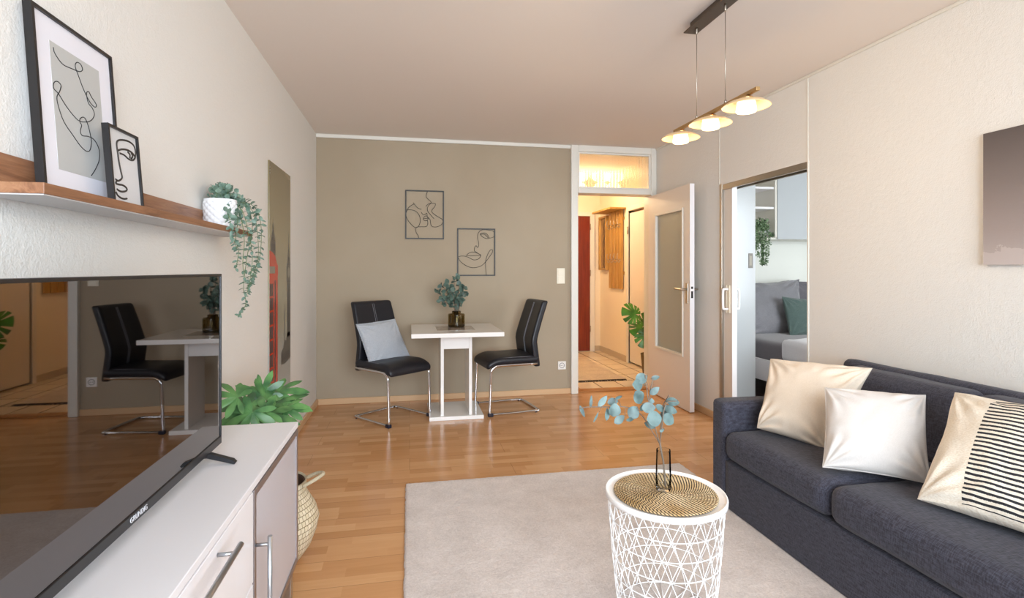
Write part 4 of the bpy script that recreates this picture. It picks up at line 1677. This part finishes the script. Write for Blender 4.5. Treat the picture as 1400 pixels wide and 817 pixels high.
# ------------------------------------------------------------------ wire wall art
def wire_art(label, x0, x1, y0, y1, strokes, src):
    """src: crop rectangle of the frame in the traced coordinates"""
    p0 = onY(x0, y1, FY)
    p1 = onY(x1, y0, FY)
    w, h = p1.x - p0.x, p1.z - p0.z
    t = thing('wire_wall_art', label, 'wall art', (p0.x, FY - 0.006, p0.z), 0, 'black wire line-art frames')
    f = MB()
    b = 0.0055
    f.box((0, -0.006, 0), (w, 0.006, 2 * b), 0.001).box((0, -0.006, h - 2 * b), (w, 0.006, h), 0.001)
    f.box((0, -0.006, 2 * b), (2 * b, 0.006, h - 2 * b), 0.001).box((w - 2 * b, -0.006, 2 * b), (w, 0.006, h - 2 * b), 0.001)
    f.build('frame', M['black_wire'], t)
    ln = MB()
    sx0, sy0, sx1, sy1 = src
    for s in strokes:
        pts = [Vector(((x - sx0) / (sx1 - sx0) * w, 0, (sy1 - y) / (sy1 - sy0) * h)) for x, y in s]
        ln.tube(pts, 0.0024, seg=6, smooth=4)
    ln.build('wire_drawing', M['black_wire'], t)
    return t


A1 = [[(330, 113), (320, 145), (335, 165), (352, 180), (354, 192), (340, 205), (330, 225), (332, 248), (350, 270), (375, 298)],
      [(318, 215), (335, 198), (360, 192), (385, 195), (380, 215), (362, 238), (362, 255), (395, 280), (430, 300), (438, 318), (425, 340), (390, 355), (360, 350), (352, 330), (350, 310), (340, 295), (328, 290)],
      [(232, 190), (245, 210), (265, 228), (288, 236)],
      [(238, 200), (205, 220), (185, 255), (185, 290), (205, 325), (240, 358), (265, 355), (280, 320), (275, 280), (250, 250), (215, 240), (180, 243)],
      [(288, 256), (295, 268), (310, 272), (325, 262), (328, 280)],
      [(300, 305), (305, 290), (318, 280), (330, 285), (335, 300), (325, 312), (310, 312), (300, 305)], [(300, 300), (318, 298), (333, 296)],
      [(330, 312), (332, 335), (322, 352), (290, 355), (260, 357), (250, 370), (252, 395), (265, 415), (272, 438)]]
A2 = [[(798, 400), (770, 385), (720, 380), (695, 388), (680, 410), (678, 440), (684, 465), (685, 490), (678, 502), (668, 490), (658, 500), (656, 525), (665, 532), (690, 548)],
      [(695, 410), (710, 403), (735, 405), (752, 425), (755, 438), (735, 440), (710, 428), (695, 410)], [(755, 438), (785, 430), (798, 412)], [(700, 412), (725, 412), (750, 436)],
      [(602, 556), (620, 540), (640, 533), (665, 537), (685, 545), (698, 552), (690, 556), (650, 558), (602, 558)],
      [(545, 570), (560, 562), (590, 562), (620, 572), (650, 587), (680, 582), (697, 565), (698, 552)],
      [(545, 570), (560, 595), (590, 620), (630, 638), (670, 638), (705, 625), (730, 602), (755, 570), (778, 535), (778, 518), (765, 518), (748, 545), (735, 580), (732, 610), (733, 650), (737, 692)]]
wire_art('black wire line-art frame of two faces kissing, upper one on the taupe wall', 554, 607, 261, 326.5, A1, (177, 105, 445, 440))
wire_art('black wire line-art frame of lips and one eye, lower one on the taupe wall', 625, 677, 312.5, 377, A2, (540, 372, 798, 696))

# light switch and sockets
c = onY(766.5, 377, FY)
sw = thing('light_switch', 'double cream light switch on the taupe wall by the door', 'switch', (c.x, FY, c.z))
MB().box((-0.042, -0.009, -0.078), (0.042, 0, 0.078), 0.003).build('surround', M['white_plastic'], sw)
for z in (-0.036, 0.036):
    MB().box((-0.030, -0.0145, z - 0.030), (0.030, -0.009, z + 0.030), 0.002).build('rocker', M['white_plastic'], sw)
c = onY(768, 499, FY)
sk = thing('power_socket', 'white power socket low on the taupe wall by the door', 'socket', (c.x, FY, c.z))
MB().box((-0.041, -0.009, -0.041), (0.041, 0, 0.041), 0.003).build('surround', M['socket_white'], sk)
rg_ = MB()
rg_.tube([(0.024 * math.cos(2 * PI * i / 32), -0.0095, 0.024 * math.sin(2 * PI * i / 32)) for i in range(32)], 0.0022, closed=True, seg=6)
rg_.build('ring', M['dark_hole'], sk)
MB().tube([(-0.009, -0.0105, 0), (-0.009, -0.0085, 0)], 0.004).tube([(0.009, -0.0105, 0), (0.009, -0.0085, 0)], 0.004).build('pin_hole', M['dark_hole'], sk)

# canvas on the right wall
cv = thing('canvas_print', 'grey canvas print of a sky with a low cloud above the sofa', 'picture', (RX - 0.001, 1.395, 1.56))
MB().box((-0.019, -0.60, -0.29), (0.0, 0.515, 0.29), 0.001).build('stretcher', M['canvas_edge'], cv)
MB().box((-0.0205, -0.60, -0.29), (-0.019, 0.515, 0.29)).build('canvas', M['canvas'], cv)

# ------------------------------------------------------------------ pendant lamp
LXc = 1.418
pd = thing('pendant_lamp', 'lit three-light pendant bar with glass disc shades above the room', 'lamp', (LXc, 2.315, 2.0))
MB().box((-0.036, -0.19, 0.462), (0.036, 0.19, 0.468), 0.001).build('canopy_plate', M['canopy_metal'], pd)
MB().box((-0.022, -0.15, 0.468), (0.022, 0.15, 0.4995), 0.002).build('canopy_box', M['canopy_metal'], pd)
for y in (-0.122, 0.125):
    MB().tube([(0, y, 0.008), (0, y, 0.465)], 0.0016, seg=8).build('suspension_wire', M['nickel'], pd)
    MB().lathe([(0, 0.43), (0.004, 0.432), (0.005, 0.44), (0.006, 0.455), (0.006, 0.462), (0, 0.462)], 16, center=(0, y, 0)).build('cable_grip', M['nickel'], pd)
    MB().lathe([(0, 0.008), (0.006, 0.008), (0.006, 0.018), (0.003, 0.026), (0, 0.028)], 16, center=(0, y, 0)).build('bar_grip', M['nickel'], pd)
MB().box((-0.009, -0.355, -0.008), (0.009, 0.350, 0.008), 0.002).build('bar', M['brass_nickel'], pd)
for y in (-0.275, 0.0, 0.285):
    MB().tube([(0, y, -0.008), (0, y, -0.012)], 0.006, seg=12).build('stem', M['nickel'], pd)
    hd = MB().lathe([(0, -0.010), (0.022, -0.010), (0.027, -0.013), (0.027, -0.024), (0, -0.024)], 32, center=(0, y, 0)).build('lamp_holder', M['brass_nickel'], pd)
    shd = MB().lathe([(0.024, -0.0240), (0.050, -0.0265), (0.075, -0.0345), (0.094, -0.0470), (0.0985, -0.0525), (0.0975, -0.0535), (0.092, -0.0500), (0.074, -0.0375), (0.050, -0.0297), (0.024, -0.0272)], 64, center=(0, y, 0), close=True).build('disc_shade', M['shade'], pd)
    MB().lathe([(0, -0.028), (0.034, -0.028), (0.0375, -0.034), (0.042, -0.070), (0.039, -0.076), (0, -0.078)], 40, center=(0, y, 0)).build('glass_cup', M['diffuser'], shd)
    l = bpy.data.lights.new('lamp_bulb', 'POINT')
    l.energy = 4.5
    l.color = (1.0, 0.72, 0.42)
    l.shadow_soft_size = 0.04
    lo = bpy.data.objects.new('lamp_bulb', l)
    lo.location = (LXc, 2.315 + y, 2.0 - 0.135)
    C.objects.link(lo)

# ------------------------------------------------------------------ basket and lobed plant beside the sideboard
bc = Vector((-0.572, 2.41, 0))
bk = thing('seagrass_basket', 'seagrass belly basket behind the end of the sideboard', 'basket', bc)
bp = [(0.0, 0.004), (0.09, 0.004), (0.115, 0.02), (0.155, 0.07), (0.178, 0.13), (0.185, 0.18), (0.176, 0.225), (0.155, 0.262), (0.135, 0.30), (0.132, 0.345), (0.128, 0.345), (0.130, 0.30), (0.150, 0.262), (0.170, 0.225), (0.179, 0.18), (0.172, 0.13), (0.15, 0.075), (0.11, 0.026), (0, 0.012)]
MB().lathe(bp, 72, fn=lambda a, j, z: 0.003 * math.sin(z * 330)).build('body', M['basket'], bk)
MB().lathe([(0.126, 0.10), (0.127, 0.338), (0.120, 0.338), (0.119, 0.10)], 48, close=True).build('lining', M['basket_dark'], bk)
for sgn in (1, -1):
    MB().tube([(sgn * 0.130, -0.05, 0.335), (sgn * 0.175, -0.04, 0.355), (sgn * 0.205, 0.0, 0.365), (sgn * 0.175, 0.04, 0.355), (sgn * 0.130, 0.05, 0.335)], 0.008, smooth=5).build('handle', M['basket'], bk)
fp = thing('lobed_leaf_plant', 'green lobed-leaf plant rising behind the sideboard from the basket', 'plant', bc + Vector((0, 0, 0.013)))
fo_ = bc + Vector((0, 0, 0.013))
MB().lathe([(0, 0), (0.075, 0), (0.095, 0.15), (0.098, 0.15), (0.098, 0.155), (0.09, 0.155), (0.088, 0.14), (0, 0.14)], 40).build('pot', M['terracotta'], fp)
fs, flv = MB(), MB()
LFP = [  # leaf centre px, py, distance plane Y, direction angle deg, size
    (326, 556, 2.36, 165, .125), (352, 540, 2.45, 130, .12), (362, 530, 2.50, 80, .09), (386, 553, 2.52, 5, .15), (390, 534, 2.6, 12, .12),
    (314, 540, 2.30, 150, .10), (350, 566, 2.32, 200, .12), (374, 570, 2.40, -10, .13), (338, 574, 2.26, 250, .12), (398, 556, 2.50, 15, .09)]
fout = fatsia_outline()
for (px, py, yy, ang, sz) in LFP:
    c = onY(px, py, yy) - fo_
    a = R(ang)
    d = Vector((math.cos(a), random.uniform(-.5, .1), math.sin(a) * 0.7))
    nrm = Vector((random.uniform(-.3, .3), -0.7, 0.9))
    b = c - d.normalized() * sz * 0.3
    lobed(flv, b, d, nrm, sz, fout, droop=0.3)
    root = Vector((random.uniform(-.03, .03), random.uniform(-.03, .03), 0.15))
    mid = root.lerp(b, 0.6)
    mid = Vector((mid.x * 0.7, mid.y * 0.7, mid.z + 0.03))
    fs.tube([root, mid, b], 0.003, seg=6, smooth=5)
fs.build('stem', M['green_stem'], fp)
flv.build('foliage', M['fatsia'], fp)

# ------------------------------------------------------------------ hall furnishings
hrug = slab_rug('rug', 1.35, 2.42, 5.66, 7.0, 0.008, M['hall_rug'], 50, 60, 0.001)
hrug['label'] = 'beige woven runner with dark fringe on the hall tiles'
hrug['category'] = 'rug'
fg = MB()
for i in range(150):
    x = 1.36 + 1.05 * i / 149
    a = random.uniform(-.3, .3)
    fg.tube([(x, 5.662, 0.006), (x + a * 0.02, 5.645, 0.007), (x + a * 0.05, 5.612 + random.uniform(0, .015), 0.004)], 0.0036, seg=4)
fg.build('fringe', M['fringe'], hrug)

rk = thing('coat_rack', 'golden pine wall coat rack with hat shelf in the hall', 'coat rack', (2.88, 6.8, 0.98))
ro = Vector((2.88, 6.8, 0.98))
MB().box((-0.235, -0.06, 1.085), (-0.001, 0.66, 1.11), 0.003).build('hat_shelf', M['pine'], rk)
for k in range(4):
    y0 = 0.015 + k * 0.128
    MB().box((-0.034, y0, 0.0), (-0.012, y0 + 0.10, 1.085), 0.003).build('slat', M['pine'], rk)
    for z in (0.42, 0.90):
        MB().tube([(-0.034, y0 + 0.05, z), (-0.065, y0 + 0.05, z - 0.015), (-0.085, y0 + 0.05, z + 0.02), (-0.075, y0 + 0.05, z + 0.07)], 0.005, smooth=3).tube([(-0.034, y0 + 0.05, z - 0.02), (-0.06, y0 + 0.05, z - 0.055), (-0.075, y0 + 0.05, z - 0.03)], 0.005, smooth=3).build('hook', M['nickel'], rk)
for z in (0.2, 0.95):
    MB().box((-0.012, 0.0, z), (-0.001, 0.54, z + 0.04), 0.002).build('rail', M['pine'], rk)
mi = thing('hall_mirror', 'narrow wood-framed mirror beyond the coat rack slats', 'mirror', (2.88, 7.38, 1.24))
mf = MB()
mf.box((-0.05, 0.0, 0.0), (-0.001, 0.035, 0.80), 0.002).box((-0.05, 0.265, 0.0), (-0.001, 0.30, 0.80), 0.002).box((-0.05, 0.035, 0.0), (-0.001, 0.265, 0.03), 0.002).box((-0.05, 0.035, 0.77), (-0.001, 0.265, 0.80), 0.002)
mf.build('frame', M['pine'], mi)
MB().box((-0.02, 0.034, 0.029), (-0.002, 0.266, 0.771)).build('mirror_glass', M['brown_mirror'], mi)

# monstera
mc = Vector((2.655, 5.50, 0))
mo = thing('monstera_plant', 'potted monstera with split leaves in the hall beside the open door', 'plant', mc)
MB().lathe([(0, 0), (0.085, 0), (0.095, 0.01), (0.125, 0.30), (0.128, 0.31), (0.118, 0.31), (0.115, 0.27), (0, 0.27)], 48).build('pot', M['terracotta'], mo)
ms, ml = MB(), MB()
mout = monstera_outline()
for (px, py, yy, ang, sz, nx, nz) in ((864, 428, 5.42, 165, .165, -.25, .35), (874, 449, 5.50, 200, .15, .1, .9), (882, 462, 5.36, 245, .15, -.2, .35), (884, 440, 5.6, 60, .15, .2, .9), (892, 455, 5.45, -30, .16, .3, .8), (900, 430, 5.6, 40, .17, .1, .6)):
    c = onY(px, py, yy) - mc
    a = R(ang)
    d = Vector((math.cos(a), -0.15, math.sin(a)))
    nrm = Vector((nx, -0.8, nz))
    b = c - d.normalized() * sz * 0.25
    lobed(ml, b, d, nrm, sz, mout, droop=0.18, rings=5)
    ms.tube([Vector((0, 0, 0.27)), Vector((b.x * 0.4, b.y * 0.4, 0.27 + (b.z - 0.27) * 0.75)), b], 0.006, seg=7, smooth=6)
ms.build('stem', M['green_stem'], mo)
ml.build('foliage', M['monstera'], mo)

# hall ceiling lamp
hl = thing('ceiling_lamp', 'lit glass ceiling lamp in the hall, seen through the transom', 'lamp', (2.0, 6.6, 2.5))
MB().lathe([(0, 0), (0.09, 0), (0.09, -0.02), (0, -0.02)], 40).build('mount', M['white_metal'], hl)
MB().lathe([(0, -0.12), (0.06, -0.112), (0.11, -0.085), (0.13, -0.05), (0.12, -0.021), (0, -0.0205)], 48).build('globe', M['hall_globe'], hl)
l = bpy.data.lights.new('hall_bulb', 'POINT')
l.energy = 40
l.color = (1.0, 0.72, 0.42)
l.shadow_soft_size = 0.1
lo = bpy.data.objects.new('hall_bulb', l)
lo.location = (2.0, 6.6, 2.28)
C.objects.link(lo)

# ------------------------------------------------------------------ bedroom furnishings
bd = thing('bed', 'white bed with a grey mattress seen through the sliding door opening', 'bed', (4.2, 4.6, 0))
bo = Vector((4.2, 4.6, 0))


def bb(p):
    return Vector(p) - bo


fr_ = MB()
fr_.box(bb((3.30, 3.55, 0.195)), bb((3.325, 5.58, 0.395)), 0.003)
fr_.box(bb((5.075, 3.55, 0.195)), bb((5.10, 5.58, 0.395)), 0.003)
fr_.box(bb((3.325, 3.55, 0.195)), bb((5.075, 3.575, 0.395)), 0.003)
fr_.box(bb((3.325, 5.555, 0.195)), bb((5.075, 5.58, 0.395)), 0.003)
fr_.box(bb((3.325, 3.575, 0.27)), bb((5.075, 5.555, 0.29)))
fr_.build('bed_frame', M['white_front'], bd)
for x in (3.35, 5.0):
    for y in (3.6, 5.5):
        MB().box(bb((x, y, 0)), bb((x + 0.05, y + 0.05, 0.27)), 0.003).build('leg', M['white_front'], bd)
MB().soft(bb((3.345, 3.60, 0.292)), bb((5.06, 5.54, 0.565)), 0.05, n=20, puff=0.01).build('mattress', M['grey_sheet_dark'], bd)
# pillows
def pk(px, py, Y):
    return onY(px, py, Y)


o, rim, nn = pillow('bed_pillow', pk(1000, 392, 5.38), pk(1092, 382, 5.38), pk(1000, 462, 5.02), pk(1094, 461, 5.05), 0.34, M['grey_sheet'], seed=8, wr=0.014, edge=0.04)
tag(o, 'large grey pillow leaning on the bedroom wall, nearest the doorway', 'pillow', 'grey pillows on the bed')
o, rim, nn = pillow('bed_pillow', pk(1078, 384, 5.55), pk(1170, 388, 5.55), pk(1090, 425, 5.45), pk(1170, 430, 5.45), 0.14, M['grey_sheet_dark'], seed=9, wr=0.012, edge=0.03)
tag(o, 'darker grey pillow at the back of the bed behind the green cushion', 'pillow', 'grey pillows on the bed')
o, rim, nn = pillow('cushion', pk(1069, 405, 4.96), pk(1128, 412, 4.98), pk(1080, 460, 4.80), pk(1135, 461, 4.82), 0.13, M['green_velvet'], seed=10, wr=0.006, edge=0.04)
tag(o, 'dusky green velvet cushion on the bed', 'cushion')
# duvet: rounded fold over the mattress
def dv(p, u):
    p = p.copy()
    p.z += 0.02 * mnoise.noise(p * 4)
    p.x += 0.03 * mnoise.noise(p * 3 + Vector((4, 0, 0)))
    return p
o = MB().soft((3.27, 3.45, 0.42), (5.09, 4.24, 0.63), 0.055, n=22, fn=dv).build('duvet', M['duvet'])
tag(o, 'pale grey folded duvet on the foot half of the bed', 'duvet')

wd = thing('wardrobe', 'tall wardrobe with a pale grey gloss sliding door just inside the bedroom', 'wardrobe', (2.63, 4.30, 0))
MB().box((0.0, 0.02, 0), (0.46, 0.80, 2.3), 0.002).build('carcass', M['white_front'], wd)
wdoor = MB().box((0.0, 0.0, 0.02), (0.452, 0.02, 2.28), 0.002).build('door', M['grey_gloss'], wd)
MB().box((0.380, -0.003, 1.262), (0.425, 0.0, 1.395), 0.002).build('recessed_handle', M['handle_grey'], wdoor)
MB().box((0.391, -0.004, 1.285), (0.412, -0.0028, 1.372)).build('handle_recess', M['print_light'], wdoor)

wc = thing('wall_cabinet', 'wall cabinets with open shelves and a grey door above the bed', 'cabinet', (3.10, 5.22, 1.585))
ww = 2.3
cbm = MB()
cz = 0.86
xd = onY(1061, 300, 5.22).x - 3.10
cbm.box((0.0, 0.02, 0), (ww, 0.375, 0.02), 0.001)
cbm.box((0.0, 0.02, cz - 0.02), (ww, 0.375, cz), 0.001)
cbm.box((0.0, 0.02, 0.02), (0.02, 0.375, cz - 0.02), 0.001)
cbm.box((xd - 0.012, 0.0, 0.02), (xd + 0.012, 0.375, cz - 0.02), 0.001)
cbm.box((ww - 0.02, 0.02, 0.02), (ww, 0.375, cz - 0.02), 0.001)
cbm.box((0.02, 0.36, 0.02), (ww - 0.02, 0.375, cz - 0.02))
cbm.build('carcass', M['white_trim'], wc)
for py in (256.5, 284):
    zc = onY(1045, py, 5.24).z - 1.585
    MB().box((0.02, 0.02, zc - 0.012), (xd - 0.012, 0.36, zc + 0.012), 0.001).build('shelf', M['white_front'], wc)
MB().box((xd + 0.02, 0.0, 0.002), (xd + 0.80, 0.018, cz), 0.001).build('door', M['grey_gloss'], wc)
MB().box((xd + 0.82, 0.0, 0.002), (ww, 0.018, cz), 0.001).build('door', M['grey_gloss'], wc)

# hanging small-leaf plant from the open shelf
hp0 = Vector((onY(1045, 322, 5.36).x, 5.36, 1.606))
hp = thing('trailing_plant', 'small-leaved trailing plant hanging from the bedroom shelf', 'plant', hp0)
MB().lathe([(0, 0), (0.045, 0), (0.055, 0.09), (0.05, 0.09), (0.042, 0.07), (0, 0.07)], 28).build('pot', M['ceramic'], hp)
hs, hlv = MB(), MB()
for k in range(26):
    px = random.uniform(1030, 1052)
    lim = 372 if 1040 < px < 1050 else random.uniform(335, 358)
    top_ = Vector((random.uniform(-.03, .03), random.uniform(-.03, .03), 0.08))
    st_ = pk(px, random.uniform(300, 315), 5.17) - hp0
    pts = [top_, top_.lerp(st_, 0.5) + Vector((0, 0, 0.05)), st_]
    y = 325
    while y < lim:
        pts.append(pk(px + random.uniform(-2, 2), y, 5.18 - random.uniform(0, 0.03)) - hp0)
        y += 12
    pth = catmull(pts, 4)
    hs.tube(pth, 0.0012, seg=4)
    for q in pth[2:]:
        for r_ in range(2):
            leaf(hlv, q, rv(), rv() + Vector((0, -1, 0)), random.uniform(.018, .028), random.uniform(.012, .018), pts=4)
for k in range(10):
    q = pk(random.uniform(1050, 1059), random.uniform(318, 326), 5.25) - hp0
    hs.tube([Vector((0, 0, 0.08)), q], 0.001, seg=4)
    for r_ in range(4):
        leaf(hlv, q + rv(0.012), rv(), rv() + Vector((0, -1, 0)), .022, .015, pts=4)
hs.build('stem', M['green_stem'], hp)
hlv.build('foliage', M['small_leaf'], hp)
